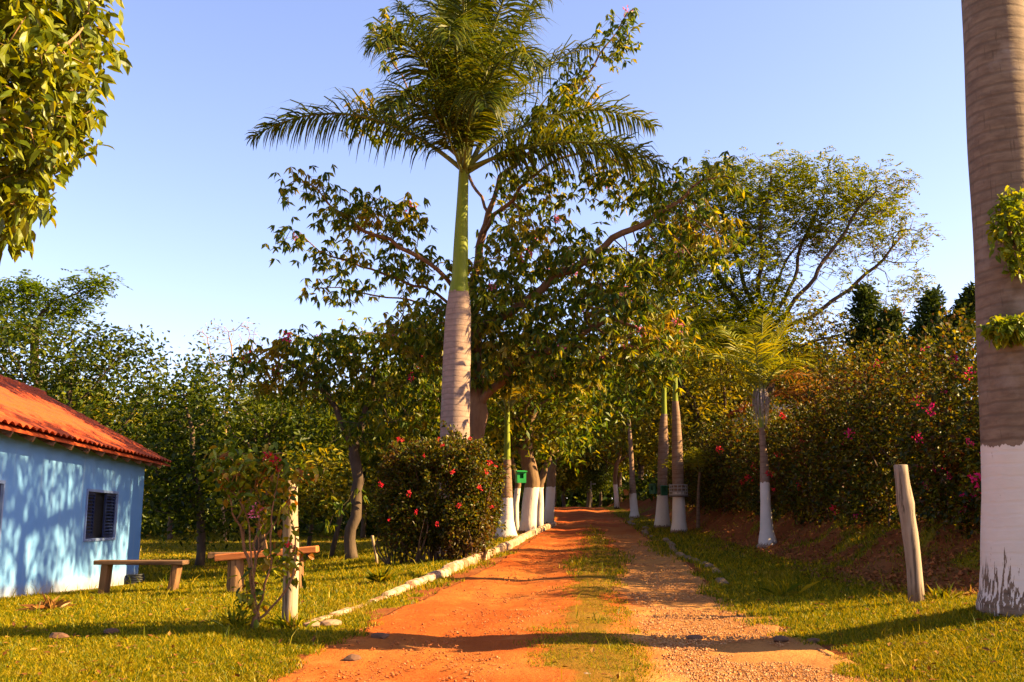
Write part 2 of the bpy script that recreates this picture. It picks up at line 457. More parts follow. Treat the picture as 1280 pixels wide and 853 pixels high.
# ------------------------------------------------------------------ growing a tree
def colonize(att, nodes, parents, step, dk, maxit=70, jitter=.12, trop=(0, 0, 0.0)):
    nodes = [np.asarray(p, float) for p in nodes]; parents = list(parents)
    N = np.array(nodes)
    d = np.full(len(att), 1e9); near = np.zeros(len(att), int)
    for k in range(0, len(N), 256):
        dd = np.linalg.norm(att[:, None] - N[None, k:k + 256], axis=2)
        j = dd.argmin(1); m = dd[np.arange(len(att)), j]
        b = m < d; d[b] = m[b]; near[b] = j[b] + k
    alive = d > dk; stale = np.zeros(len(att), int); trop = np.array(trop, float)
    for it in range(maxit):
        ix = np.nonzero(alive)[0]
        if len(ix) == 0: break
        un, inv = np.unique(near[ix], return_inverse=True)
        base = np.array([nodes[u] for u in un])
        dirs = np.zeros((len(un), 3))
        np.add.at(dirs, inv, unit(att[ix] - base[inv]))
        dirs = unit(unit(dirs) + RNG.normal(size=dirs.shape) * jitter + trop)
        new = base + dirs * step
        k0 = len(nodes)
        nodes.extend(list(new)); parents.extend(list(un))
        dd = np.linalg.norm(att[ix][:, None] - new[None], axis=2)
        j = dd.argmin(1); m = dd[np.arange(len(ix)), j]
        b = m < d[ix] - 1e-4
        stale[ix] = np.where(b, 0, stale[ix] + 1)
        d[ix[b]] = m[b]; near[ix[b]] = j[b] + k0
        alive &= (d > dk) & (stale < 3)
    return np.array(nodes), np.array(parents)
def skeleton(limbs, step, warp=.55):
    """limbs: polylines; each but the first starts on the nearest node already there"""
    nodes, par = [], []
    for li, pl in enumerate(limbs):
        pl = [np.asarray(p, float) for p in pl]
        if li == 0:
            nodes.append(pl[0]); par.append(-1); cur = 0
        else:
            dd = [np.linalg.norm(n - pl[0]) for n in nodes]; cur = int(np.argmin(dd))
        pts = [nodes[cur]] + pl[1:]
        # smooth the polyline (Catmull-Rom) and resample
        Q = np.array(pts); ext = np.vstack([2 * Q[0] - Q[1], Q, 2 * Q[-1] - Q[-2]])
        for k in range(1, len(ext) - 2):
            p0, p1, p2, p3 = ext[k - 1:k + 3]
            ns = max(1, int(np.linalg.norm(p2 - p1) / step))
            for s in range(1, ns + 1):
                t = s / ns
                c = .5 * (2 * p1 + (p2 - p0) * t + (2 * p0 - 5 * p1 + 4 * p2 - p3) * t * t + (3 * p1 - p0 - 3 * p2 + p3) * t ** 3)
                c = c + (RNG.normal(size=3) * step * .04 if s < ns else 0)
                hw = min(1.0, abs(c[2] - nodes[0][2]) / (step * 4)) * step * warp
                c = c + np.array(mnoise.noise_vector(Vector(c * (.42 / step)))) * hw
                nodes.append(c); par.append(cur); cur = len(nodes) - 1
    return nodes, par
def branch_mesh(mb, nodes, par, r_base, r_tip, min_r=.004, flare=1.35, flare_h=.5):
    n = len(nodes); tips = np.ones(n); has = np.zeros(n, bool)
    cnt = np.zeros(n)
    for i in range(n - 1, -1, -1):
        if cnt[i] == 0: cnt[i] = 1
        if par[i] >= 0: cnt[par[i]] += cnt[i]
    e = math.log(max(cnt[0], 2)) / math.log(r_base / r_tip)
    r = np.maximum(r_tip * cnt ** (1 / e), min_r)
    kids = [[] for _ in range(n)]
    for i in range(n):
        if par[i] >= 0: kids[par[i]].append(i)
    z0 = nodes[0][2]
    starts = [(0, None)]
    while starts:
        i, p = starts.pop()
        ch = [i]
        while kids[ch[-1]]:
            ks = sorted(kids[ch[-1]], key=lambda k: -r[k])
            for k in ks[1:]: starts.append((k, ch[-1]))
            ch.append(ks[0])
        pts = [nodes[k] for k in ch]; rr = [r[k] for k in ch]
        if p is not None:
            pts = [nodes[p]] + pts; rr = [min(r[p], rr[0] * 1.15)] + rr
        if len(pts) < 2: continue
        pts = np.array(pts); rr = np.array(rr)
        if p is None:
            h = pts[:, 2] - z0
            rr = rr * (1 + (flare - 1) * np.exp(-np.clip(h, 0, None) / flare_h * 2))
        m = rr.max()
        sides = 3 if m < .014 else 5 if m < .05 else 8 if m < .12 else 12
        tube(mb, pts, rr, sides, cap=m > .05)
    return r
def blob_points(blobs, base=None):
    out = []
    for (c, rad, n) in blobs:
        v = rand_dirs(n) * RNG.uniform(.25, 1.0, (n, 1)) ** .5
        out.append(np.asarray(c, float) + v * np.asarray(rad, float))
    return np.concatenate(out)
def B(u, v, d, ru, rv, rd=1.6, n=60):
    c = P(u, v, d)
    return (c, (ru * PXM(d), rd, rv * PXM(d)), n)
def foliage(mb, pts, style):
    """leaves round each twig node"""
    k = style.get('k', 8); sp = style.get('spread', .35); L = style['L']; W = style['W']
    n = len(pts)
    if style.get('kind') == 'palmate':            # a drooping hand of leaflets on a stalk
        c = np.repeat(pts, k, 0) + RNG.normal(size=(n * k, 3)) * sp
        q = 5
        out = unit(RNG.normal(size=(n * k, 3)) * (1, 1, .35))
        pos = np.repeat(c, q, 0)
        dirs = unit(np.repeat(out, q, 0) * .55 + RNG.normal(size=(n * k * q, 3)) * (.6, .6, .3) + np.array((0, 0, -.75)))
        add_leaves(mb, pos, dirs, L, W, up=.2, droop=.25)
    elif style.get('kind') == 'pinnate':          # a feather of small leaflets
        q = style.get('q', 9)
        c = np.repeat(pts, k, 0) + np.clip(RNG.normal(size=(n * k, 3)), -1.5, 1.5) * sp
        ax = unit(RNG.normal(size=(n * k, 3)) * (1, 1, .45) + np.array((0, 0, -.1)))
        S = unit(np.cross(ax, np.array((0, 0, 1.0)) + RNG.normal(size=ax.shape) * .3))
        PL = style.get('PL', .3)
        for j in range(q):
            for s in (-1, 1):
                t = (j + .5) / q
                pos = c + ax * PL * t + np.array((0, 0, -.25 * PL)) * t * t
                add_leaves(mb, pos, unit(S * s + ax * .5), L, W, up=1.2, droop=.15)
    else:
        pos = np.repeat(pts, k, 0) + np.clip(RNG.normal(size=(n * k, 3)), -1.7, 1.7) * sp * np.array((1, 1, .8))
        dirs = unit(RNG.normal(size=(n * k, 3)) * (1, 1, .6) + np.array((0, 0, style.get('lift', -.25))))
        add_leaves(mb, pos, dirs, L, W, up=style.get('up', .6), droop=style.get('droop', .25), fine=style.get('fine', False))
def tree(name, label, cat, base, limbs, blobs, style, leaf, bark, r_base, group=None, step=.35, dk=.6, r_tip=.008, thr=.02,
         jitter=.12, trop=(0, 0, .0), flare=1.35, keep=1.0, boost=1.0, keepf=None, parts=('trunk', 'crown')):
    base = np.asarray(base, float)
    limbs = [[np.asarray(p, float) for p in l] for l in limbs]
    nodes, par = skeleton(limbs, step)
    att = blob_points([(c, r, int(n * 2.2 * boost)) for c, r, n in blobs])
    nodes, par = colonize(att, nodes, par, step, dk * .78, jitter=jitter, trop=trop)
    nodes = nodes - base
    root = thing(name, label, cat, base, group=group)
    tb = MB(); r = branch_mesh(tb, nodes, par, r_base, r_tip, flare=flare)
    tb.build(parts[0], bark, root, smooth=True)
    tw = np.nonzero(r < thr)[0]
    if keepf is not None: tw = tw[RNG.random(len(tw)) < keepf(nodes[tw] + base)]
    if keep < 1: tw = tw[RNG.random(len(tw)) < keep]
    fb = MB(); foliage(fb, nodes[tw], style)
    fb.build(parts[1], leaf, root)
    root['nodes'] = 0; del root['nodes']
    return root, nodes[tw] + base
BLOOM = {}
def bloom_mesh(kind, n=26, rad=.13, L=.075):
    if kind not in BLOOM:
        mb = MB()
        v = rand_dirs(n) * RNG.uniform(.2, 1, (n, 1)) * rad
        add_leaves(mb, v, unit(v + RNG.normal(size=v.shape) * .05), L, L * .8, up=.2, droop=.1)
        me = mb.mesh('blossom'); me.materials.append(M[kind]); BLOOM[kind] = me
    return BLOOM[kind]
def blooms(root, pts, kind, scale=(0.7, 1.2)):
    for p in pts:
        o = link('blossom', bloom_mesh(kind), root)
        o.location = [float(a) for a in (np.asarray(p) - np.array(root.location))]
        o.rotation_euler = (random.uniform(0, 6), random.uniform(0, 6), random.uniform(0, 6))
        s = random.uniform(*scale); o.scale = (s, s * random.uniform(.8, 1.2), s * random.uniform(.7, 1))

# ------------------------------------------------------------------ palms
def frond_mesh(mb, rb, start, az, elev, length, droop, nl=70, ll=.62, lw=.035, hang=.5, plume=.5, twist=0.0, tip_t=None, r0=.035, petiole=.14, bend=0.0):
    """leaflets into mb, the midrib into rb"""
    ns = 26; t = np.linspace(0, 1, ns)
    pit = elev - droop * t ** 1.4
    a = az + bend * t
    dirs = np.stack([np.cos(pit) * np.sin(a), np.cos(pit) * np.cos(a), np.sin(pit)], 1)
    pts = np.asarray(start, float) + np.vstack([[0, 0, 0], np.cumsum((dirs[:-1] + dirs[1:]) / 2 * (length / (ns - 1)), 0)])
    tube(rb, pts, r0 * (1 - .88 * t ** .8) + .003, 5)
    for side in (-1, 1):
        tt = np.linspace(petiole, .995, nl) + RNG.uniform(-.4, .4, nl) / nl * .9
        tt = np.clip(tt, 0, 1)
        p = np.stack([np.interp(tt, t, pts[:, k]) for k in range(3)], 1)
        T = unit(np.stack([np.interp(tt, t, dirs[:, k]) for k in range(3)], 1))
        Sd = unit(np.cross(T, np.array((0, 0, 1.0)))) * side
        if twist: Sd = unit(Sd * math.cos(twist) + np.cross(T, Sd) * math.sin(twist))
        U = np.cross(Sd, T) * side
        U = np.where(U[:, 2:3] < 0, -U, U)
        rank = RNG.normal(size=(nl, 1)) * plume
        fwd = .45 + .55 * tt[:, None] ** 2
        D = unit(Sd + T * fwd + U * (.18 + rank))
        prof = (np.sin(np.clip((tt - petiole) / (1 - petiole), 0, 1) ** .75 * math.pi * .86 + .32) ** .7)[:, None]
        L = ll * np.clip(prof, .12, 1) * RNG.uniform(.8, 1.12, (nl, 1))
        wv = unit(np.cross(D, U + RNG.normal(size=D.shape) * .4))
        rows = []
        q = p.copy(); dd = D.copy()
        for j, w in enumerate((.55, 1.0, .75, .08)):
            rows += [q + wv * lw * w * .5, q - wv * lw * w * .5]
            q = q + dd * L / 3
            dd = unit(dd + np.array((0, 0, -hang)) * (.35 + .3 * j) * RNG.uniform(.5, 1.4, (nl, 1)))
        v = np.stack(rows, 1); b = np.arange(nl)[:, None] * 8
        mb.add(v.reshape(-1, 3), np.concatenate([b + [0, 1, 3, 2], b + [2, 3, 5, 4], b + [4, 5, 7, 6]]))
def lathe(path, prof, sides=28, wob=0.0):
    """trunk of revolution along a list of points"""
    mb = MB(); path = np.asarray(path, float); z = path[:, 2]
    th = np.arange(sides) * 2 * math.pi / sides
    v = []
    for k, p in enumerate(path):
        rr = prof[k] * (1 + wob * np.array([mnoise.noise(Vector((math.cos(a) * 1.5, math.sin(a) * 1.5, z[k] * .8 + prof[0] * 9))) for a in th]))
        v.append(np.stack([p[0] + rr * np.cos(th), p[1] + rr * np.sin(th), np.full(sides, p[2])], 1))
    n = len(path)
    i = np.arange(n - 1)[:, None] * sides; j = np.arange(sides)[None]; k2 = (j + 1) % sides
    q = np.stack([i + j, i + k2, i + sides + k2, i + sides + j], -1).reshape(-1, 4)
    mb.add(np.vstack(v), q)
    return mb
def spline(pts, n):
    Q = np.array(pts, float); ext = np.vstack([2 * Q[0] - Q[1], Q, 2 * Q[-1] - Q[-2]])
    out = []
    m = len(Q) - 1
    for s in np.linspace(0, m, n):
        k = min(int(s), m - 1); t = s - k
        p0, p1, p2, p3 = ext[k:k + 4]
        out.append(.5 * (2 * p1 + (p2 - p0) * t + (2 * p0 - 5 * p1 + 4 * p2 - p3) * t * t + (3 * p1 - p0 - 3 * p2 + p3) * t ** 3))
    return np.array(out)
def interp_r(zs, rs, z): return np.interp(z, zs, rs)
M['rachis'] = plain('frond_midrib', (.16, .17, .03), .5)
M['rachis_dry'] = plain('dry_frond_midrib', (.24, .13, .05), .7)
def shaft_mat():
    s = NT('green_crownshaft'); co = s.coord()
    n = s.noise(s.mapping(co, (6, 6, .5)), 2, 4)
    c = s.ramp(n, [(.3, (.105, .135, .004)), (.6, (.16, .185, .005)), (.8, (.21, .20, .010))])
    return s.finish(c, .5, s.bump(n, .2, .01), .18)
M['shaft'] = shaft_mat()

# ================================================================== THE SETTING
def soil_mats():
    s = NT('red_earth_and_turf'); co = s.coord()
    at = s.n("ShaderNodeAttribute"); at.attribute_name = "turf"
    n1 = s.noise(co, 1.1, 4); n2 = s.noise(co, 9, 5, .65); n3 = s.noise(co, 55, 4, .7)
    turf = s.mix(s.ramp(n1, [(.38, (0, 0, 0)), (.62, (1, 1, 1))]), (.085, .085, .004), (.21, .145, .006))
    turf = s.mix(s.ramp(n2, [(.4, (0, 0, 0)), (.7, (.8, .8, .8))]), turf, (.18, .12, .014))
    earth = s.mix(n2, (.24, .068, .017), (.12, .035, .010))
    earth = s.mix(s.ramp(n1, [(.5, (0, 0, 0)), (.7, (.6, .6, .6))]), earth, (.24, .095, .03))
    f = s.math('ADD', at.outputs["Fac"], s.math('MULTIPLY', s.math('SUBTRACT', n2, .5), .8))
    col = s.mix(s.ramp(f, [(.35, (0, 0, 0)), (.6, (1, 1, 1))]), earth, turf)
    h = s.math('ADD', s.math('MULTIPLY', n2, .7), s.math('MULTIPLY', n3, .4))
    g = s.finish(col, .95, s.bump(h, .7, .05), .05)
    s = NT('laterite_road'); co = s.coord(); X = s.xyz(co)
    n1 = s.noise(co, .8, 5); n2 = s.noise(co, 6, 5, .65); n3 = s.noise(co, 60, 4, .75); n4 = s.noise(co, 22, 3, .6)
    at = s.n("ShaderNodeAttribute"); at.attribute_name = "across"
    at2 = s.n("ShaderNodeAttribute"); at2.attribute_name = "turf"
    red = s.mix(n2, (.37, .088, .013), (.27, .052, .009))
    far = s.ramp(s.math('MULTIPLY', X[1], .02), [(.28, (0, 0, 0)), (.55, (1, 1, 1))])
    red = s.mix(far, red, s.mix(n2, (.38, .072, .013), (.27, .05, .010)))
    red = s.mix(s.ramp(n1, [(.45, (0, 0, 0)), (.68, (.7, .7, .7))]), red, (.41, .145, .028))
    pale = s.mix(n4, (.38, .165, .048), (.27, .105, .03))
    pale = s.mix(s.ramp(n1, [(.4, (0, 0, 0)), (.65, (1, 1, 1))]), pale, (.45, .205, .055))
    f = s.math('ADD', at.outputs["Fac"], s.math('MULTIPLY', s.math('SUBTRACT', n1, .5), .45))
    f = s.ramp(f, [(.56, (0, 0, 0)), (.72, (1, 1, 1))])
    ff = s.math('MULTIPLY', f, s.ramp(s.math('MULTIPLY', X[1], .02), [(.38, (1, 1, 1)), (.62, (.15, .15, .15))]))
    col = s.mix(ff, red, pale)
    streak = s.noise(s.mapping(co, (2.6, .22, 1)), 1.0, 5, .65)
    col = s.mix(s.ramp(streak, [(.52, (0, 0, 0)), (.72, (.55, .55, .55))]), col, (.20, .055, .014))
    col = s.mix(s.ramp(s.noise(co, 2.6, 6, .7), [(.56, (0, 0, 0)), (.70, (.5, .5, .5))]), col, (.46, .19, .05))
    grit = s.ramp(n3, [(.32, (1, 1, 1)), (.45, (0, 0, 0))])
    col = s.mix(s.math('MULTIPLY', grit, .5), col, (.16, .07, .03))
    grit2 = s.ramp(n3, [(.62, (0, 0, 0)), (.72, (1, 1, 1))])
    col = s.mix(s.math('MULTIPLY', grit2, .35), col, (.46, .27, .12))
    tf = s.math('ADD', at2.outputs["Fac"], s.math('MULTIPLY', s.math('SUBTRACT', n2, .5), .6))
    col = s.mix(s.ramp(tf, [(.45, (0, 0, 0)), (.85, (.6, .6, .6))]), col, (.075, .085, .006))
    h = s.math('ADD', s.math('ADD', s.math('MULTIPLY', n2, .8), s.math('MULTIPLY', n4, .5)), s.math('MULTIPLY', n3, .5))
    r = s.finish(col, .95, s.bump(h, .8, .045), .05)
    return g, r
M['ground'], M['road'] = soil_mats()

def axis(parts):
    out = []
    for a, b, st in parts: out += list(np.arange(a, b, st))
    return np.array(out + [parts[-1][1]])
gx = axis([(-400, -60, 20), (-60, -16, 2), (-16, -9, .35), (-9, 7.5, .11), (7.5, 14, .35), (14, 60, 2), (60, 400, 20)])
gy = axis([(-60, 0, 5), (0, 5, .5), (5, 24, .12), (24, 45, .25), (45, 80, 1), (80, 160, 5), (160, 700, 30)])
GX, GY = np.meshgrid(gx, gy)
GZ = ground_z(GX, GY)
inside = np.minimum(GX - road_l(GY), road_r(GY) - GX)
GZ = GZ - 0.05 * sstep(0.12, 0.35, inside) * (GY < 110) * (GY > 1)
turf = grass_mask(GX, GY)
GZ = GZ + 0.02 * turf * (fbm(GX * 3, GY * 3, 51) - .4)
mb = MB()
nx, ny = len(gx), len(gy)
i = np.arange(ny - 1)[:, None] * nx; j = np.arange(nx - 1)[None]
mb.add(np.stack([GX, GY, GZ], -1).reshape(-1, 3), np.stack([i + j, i + j + 1, i + nx + j + 1, i + nx + j], -1).reshape(-1, 4))
ground = mb.build('ground', M['ground'], smooth=True)
at = ground.data.attributes.new('turf', 'FLOAT', 'POINT'); at.data.foreach_set('value', turf.ravel().astype(np.float32))
tag(ground, 'gently sloping lawn and red earth bank on both sides of the track', kind='structure')

ry = axis([(2, 5, .3), (5, 20, .055), (20, 40, .15), (40, 112, .6)])
rt = np.linspace(0, 1, 110)
RT, RYY = np.meshgrid(rt, ry)
RX = road_l(RYY) + (road_r(RYY) - road_l(RYY)) * RT
edge = np.minimum(RT, 1 - RT)
jit = 0.22 * (fbm(RYY * 1.3, RT * 0 + 3, 61) - .5)
RX = RX + np.where(RT < .5, -1, 1) * jit * (1 - sstep(0, .15, edge))
RZ = ground_z(RX, RYY) + .012
rut = np.exp(-((RT - .24) / .09) ** 2) + np.exp(-((RT - .80) / .10) ** 2)
RZ = RZ - .03 * rut + .03 * np.exp(-((RT - .53) / .12) ** 2) + .022 * (fbm(RX * 5, RYY * 5, 63, 4) - .5) + .03 * (fbm(RX * 1.2, RYY * 1.0, 67) - .5)
RZ = np.where(edge < .006, ground_z(RX, RYY) - .06, RZ)
mb = MB(); nx, ny = len(rt), len(ry)
i = np.arange(ny - 1)[:, None] * nx; j = np.arange(nx - 1)[None]
mb.add(np.stack([RX, RYY, RZ], -1).reshape(-1, 3), np.stack([i + j, i + j + 1, i + nx + j + 1, i + nx + j], -1).reshape(-1, 4))
road = mb.build('road', M['road'], smooth=True)
a = road.data.attributes.new('across', 'FLOAT', 'POINT'); a.data.foreach_set('value', RT.ravel().astype(np.float32))
a = road.data.attributes.new('turf', 'FLOAT', 'POINT'); a.data.foreach_set('value', (grass_mask(RX, RYY)).ravel().astype(np.float32))
tag(road, 'orange dirt track with a grassy middle and a pale gravel lane', kind='structure')
def surf_z(x, y):
    return ground_z(x, y)

# kerb of whitewashed blocks on the lawn side
def kerb_mat():
    s = NT('whitewashed_kerb'); co = s.coord(); z = s.xyz(co)[2]
    n = s.noise(co, 5, 5, .7); n2 = s.noise(co, 30, 4)
    c = s.mix(s.ramp(n, [(.42, (0, 0, 0)), (.55, (1, 1, 1))]), (.19, .08, .035), (.46, .32, .21))
    c = s.mix(s.math('MULTIPLY', n2, .4), c, (.35, .2, .12))
    return s.finish(c, .9, s.bump(n2, .5, .02), .15)
M['kerb'] = kerb_mat()
M['kerb_old'] = plain('earth_stained_stone', (.22, .13, .065), .95, .25, 7)
mb = MB()
pl = [(kerb_x(y), y) for y in np.arange(8.6, 32.0, .1)]
for k in range(26):                                    # the end curls back towards the lawn
    a2 = k / 25 * math.pi * .95
    x0, y0 = kerb_x(32.0), 32.0
    pl.append((x0 + .42 - .62 * (1 - math.cos(a2)) - .42 + .12 * math.sin(a2) * 2, y0 + 2.3 * math.sin(a2 / 1.7)))
pl = np.array(pl)
sd = np.concatenate([[0], np.cumsum(np.linalg.norm(np.diff(pl, axis=0), axis=1))])
s0 = 0.0
while s0 < sd[-1] - .3:
    ln = random.uniform(.42, .62)
    a0 = np.array([np.interp(s0, sd, pl[:, k]) for k in (0, 1)]); a1 = np.array([np.interp(min(s0 + ln, sd[-1]), sd, pl[:, k]) for k in (0, 1)])
    mid = (a0 + a1) / 2; dv = a1 - a0
    y = mid[1]
    rise = float(np.interp(y, [8.6, 11.5, 13.2, 16, 24, 40], [-.01, .03, .085, .13, .14, .13])) + random.uniform(-.015, .015)
    zt = gz(kerb_x(y) + .15, y) + rise if y < 32 else gz(mid[0], y) + .12
    slope = math.atan2(gz(a1[0] + .1, a1[1]) - gz(a0[0] + .1, a0[1]), np.linalg.norm(dv))
    box(mb, (mid[0] + random.uniform(-.015, .015), mid[1], zt - .15), (.13, np.linalg.norm(dv) - .003, .3), rz=math.atan2(-dv[0], dv[1]) + random.uniform(-.02, .02), rx=slope, bev=.03)
    s0 += ln
kb = mb.build('kerb', M['kerb'])
tag(kb, 'whitewashed block kerb curving along the lawn edge of the track', kind='structure')
mb = MB()
y = 13.0
while y < 37:
    ln = random.uniform(.3, .9)
    x = road_r(y) + .18 + .12 * math.sin(y * .9)
    if random.random() < .78:
        box(mb, (x, y, gz(x, y) - .02), (.11 + random.uniform(0, .04), ln, .13 + random.uniform(-.02, .04)), rz=-.07 + random.uniform(-.06, .06), rx=.037, bev=.03)
    y += ln + random.uniform(.02, .25)
tag(mb.build('kerb', M['kerb_old']), 'low broken stone kerb half sunk in the grass below the bank', kind='structure')

# ================================================================== THE HOUSE
HR = math.atan(.105)
house = thing('blue_house', 'sky blue rendered house with an orange clay tile roof and dark shutters', 'house', (-7.73, 21.2, 0), HR)
HL, HW = 12.5, 4.9
EAVE, OVER, PITCHR = 2.5, .40, R(27.5)
def wall_mat():
    s = NT('blue_render'); co = s.coord()
    n = s.noise(co, 1.4, 5, .6); n2 = s.noise(co, 40, 3)
    c = s.mix(n, (.10, .255, .50), (.14, .30, .54))
    z = s.xyz(co)[2]
    f = s.ramp(s.math('ADD', z, s.math('MULTIPLY', n, .35)), [(.2, (.6, .6, .6)), (.62, (0, 0, 0))])
    c = s.mix(f, c, (.33, .40, .46))
    st = s.noise(s.mapping(co, (4, 4, .5)), 1.6, 4, .6)
    c = s.mix(s.ramp(st, [(.56, (0, 0, 0)), (.8, (.45, .45, .45))]), c, (.30, .38, .44))
    mud = s.ramp(s.math('ADD', s.math('SUBTRACT', z, s.math('MULTIPLY', s.xyz(co)[1], -.016)), s.math('MULTIPLY', s.noise(co, 7, 4), .35)), [(.22, (.8, .8, .8)), (.55, (0, 0, 0))])
    c = s.mix(mud, c, (.30, .20, .10))
    return s.finish(c, .75, s.bump(n2, .15, .01), .25)
M['blue'] = wall_mat()
M['frame'] = plain('blue_grey_window_frame', (.17, .24, .42), .6)
M['shutter'] = plain('navy_shutter', (.012, .022, .075), .45, .2)
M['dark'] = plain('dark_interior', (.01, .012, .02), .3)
def roof_mat():
    s = NT('clay_tiles'); co = s.coord()
    n = s.noise(co, 2.2, 5, .65); n2 = s.noise(co, 16, 4, .7)
    c = s.mix(n2, (.42, .075, .016), (.30, .045, .012))
    c = s.mix(s.ramp(n, [(.48, (0, 0, 0)), (.66, (.85, .85, .85))]), c, (.15, .035, .016))
    return s.finish(c, .85, s.bump(n2, .3, .01), .15)
M['tile'] = roof_mat()
M['rafter'] = wood_mat('rafter_wood', (.10, .05, .03), (.18, .09, .05), axis=0)
wins = [(-2.85, 1.9), (-8.3, 1.74)]; WZ0, WZ1 = .98, 1.88
topz = EAVE + OVER * math.tan(PITCHR) - .10
mb = MB()
th = .16
ys = sorted([-HL, 0] + [w[0] - w[1] / 2 for w in wins] + [w[0] + w[1] / 2 for w in wins])
for k in range(len(ys) - 1):
    a, b = ys[k], ys[k + 1]
    iswin = any(abs((a + b) / 2 - w[0]) < .1 for w in wins)
    if iswin:
        box(mb, (-th / 2, (a + b) / 2, (WZ0 - .6) / 2), (th, b - a, WZ0 + .6))
        box(mb, (-th / 2, (a + b) / 2, (WZ1 + topz) / 2), (th, b - a, topz - WZ1))
    else:
        box(mb, (-th / 2, (a + b) / 2, (topz - .6) / 2), (th, b - a, topz + .6))
box(mb, (-HW + th / 2, -HL / 2, (topz - .6) / 2), (th, HL, topz + .6))
rz_ = topz + (HW / 2) * math.tan(PITCHR) - .02
for yy in (-th / 2, -HL + th / 2):
    y0, y1 = yy - th / 2 + .0, yy + th / 2
    pr = [(-th, -.6), (-th, topz - .06), (-HW / 2, rz_ - .06), (-HW + th, topz - .06), (-HW + th, -.6)]
    v = [(x, y0, z) for x, z in pr] + [(x, y1, z) for x, z in pr]
    mb.add(v, [(0, 5, 6, 1), (1, 6, 7, 2), (2, 7, 8, 3), (3, 8, 9, 4)])
    mb.add(v, None, [(0, 1, 2), (0, 2, 3), (0, 3, 4), (5, 7, 6), (5, 8, 7), (5, 9, 8)])
mb.build('wall', M['blue'], house)
# roof: two slopes of barrel tiles
mb = MB()
pitch_t = .25; nrow = 9
yl = np.arange(-HL - .7, .72, pitch_t / 8)
run = HW / 2 + OVER
prof_ = .06 * np.abs(np.sin(np.pi * yl / pitch_t)) ** .8
for sgn in (1, -1):
    rows = []
    for r_ in range(nrow):
        for e_ in (0, 1):
            f = (r_ + e_ * .999) / nrow
            lift = .018 * (1 - e_)
            x = run * (1 - f); z = EAVE + f * run * math.tan(PITCHR) + lift + .03
            xx = -HW / 2 + sgn * x
            wob = .012 * (vnoise(yl * .9, yl * 0 + r_, 77) - .5)
            rows.append(np.stack([np.full(len(yl), xx), yl, z + prof_ + wob], 1))
    V = np.array(rows); nr, nc = V.shape[:2]
    i = np.arange(nr - 1)[:, None] * nc; j = np.arange(nc - 1)[None]
    q = np.stack([i + j, i + j + 1, i + nc + j + 1, i + nc + j], -1).reshape(-1, 4)
    if sgn < 0: q = q[:, ::-1]
    mb.add(V.reshape(-1, 3), q)
    # underside boards
    a = (-HW / 2 + sgn * (run - .03)); zz = EAVE - .015; zr_ = EAVE + run * math.tan(PITCHR) - .015
    v = [(a, -HL - .66, zz), (a, .66, zz), (-HW / 2, .66, zr_), (-HW / 2, -HL - .66, zr_)]
    v += [(p[0], p[1], p[2] + .03) for p in v]
    mb.add(v, [(0, 1, 2, 3), (4, 5, 6, 7), (0, 1, 5, 4), (1, 2, 6, 5), (3, 0, 4, 7)])
roof = mb.build('roof', M['tile'], house, smooth=False)
mb = MB()
yy = np.arange(-HL - .72, .74, .08)
tube(mb, np.stack([np.full(len(yy), -HW / 2), yy, EAVE + run * math.tan(PITCHR) + .02 + .03 * ((yy / .4) % 1)], 1), .11, 10)
mb.build('ridge_cap', M['tile'], roof)
for k in range(16):
    y = -HL + .2 + k * (HL - .3) / 15
    mb = MB(); box(mb, (.16, y, EAVE - .02 + .18 * math.tan(PITCHR) - .03), (.42, .06, .09), ry=PITCHR)
    mb.build('rafter', M['rafter'], house)
for (wc, ww) in wins:
    wd = None
    mb = MB(); t = .045
    for (c, sz) in (((.012 - .06, wc, WZ1 - t / 2), (.145, ww, t)), ((.012 - .06, wc, WZ0 + t / 2), (.145, ww, t)),
                    ((.012 - .06, wc - ww / 2 + t / 2, (WZ0 + WZ1) / 2), (.145, t, WZ1 - WZ0 - 2 * t)), ((.012 - .06, wc + ww / 2 - t / 2, (WZ0 + WZ1) / 2), (.145, t, WZ1 - WZ0 - 2 * t))):
        box(mb, c, sz)
    wd = mb.build('window', M['frame'], house)
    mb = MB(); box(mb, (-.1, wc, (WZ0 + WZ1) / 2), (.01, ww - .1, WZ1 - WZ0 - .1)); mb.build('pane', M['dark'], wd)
    for (y0, y1) in ((wc - ww / 2 + t, wc - ww / 2 + t + .55), (wc + ww / 2 - t - .62, wc + ww / 2 - t)):
        mb = MB(); s_ = .05; zc = (WZ0 + WZ1) / 2; hh = WZ1 - WZ0 - 2 * t - .01
        box(mb, (-.03, y0 + s_ / 2, zc), (.035, s_, hh)); box(mb, (-.03, y1 - s_ / 2, zc), (.035, s_, hh))
        box(mb, (-.03, (y0 + y1) / 2, zc + hh / 2 - s_ / 2), (.034, y1 - y0 - 2 * s_, s_)); box(mb, (-.03, (y0 + y1) / 2, zc - hh / 2 + s_ / 2), (.034, y1 - y0 - 2 * s_, s_))
        for q_ in range(12):
            z = zc - hh / 2 + s_ + (q_ + .5) * (hh - 2 * s_) / 12
            box(mb, (-.03, (y0 + y1) / 2, z), (.04, y1 - y0 - 2 * s_, .008), ry=R(40))
        mb.build('shutter', M['shutter'], wd)

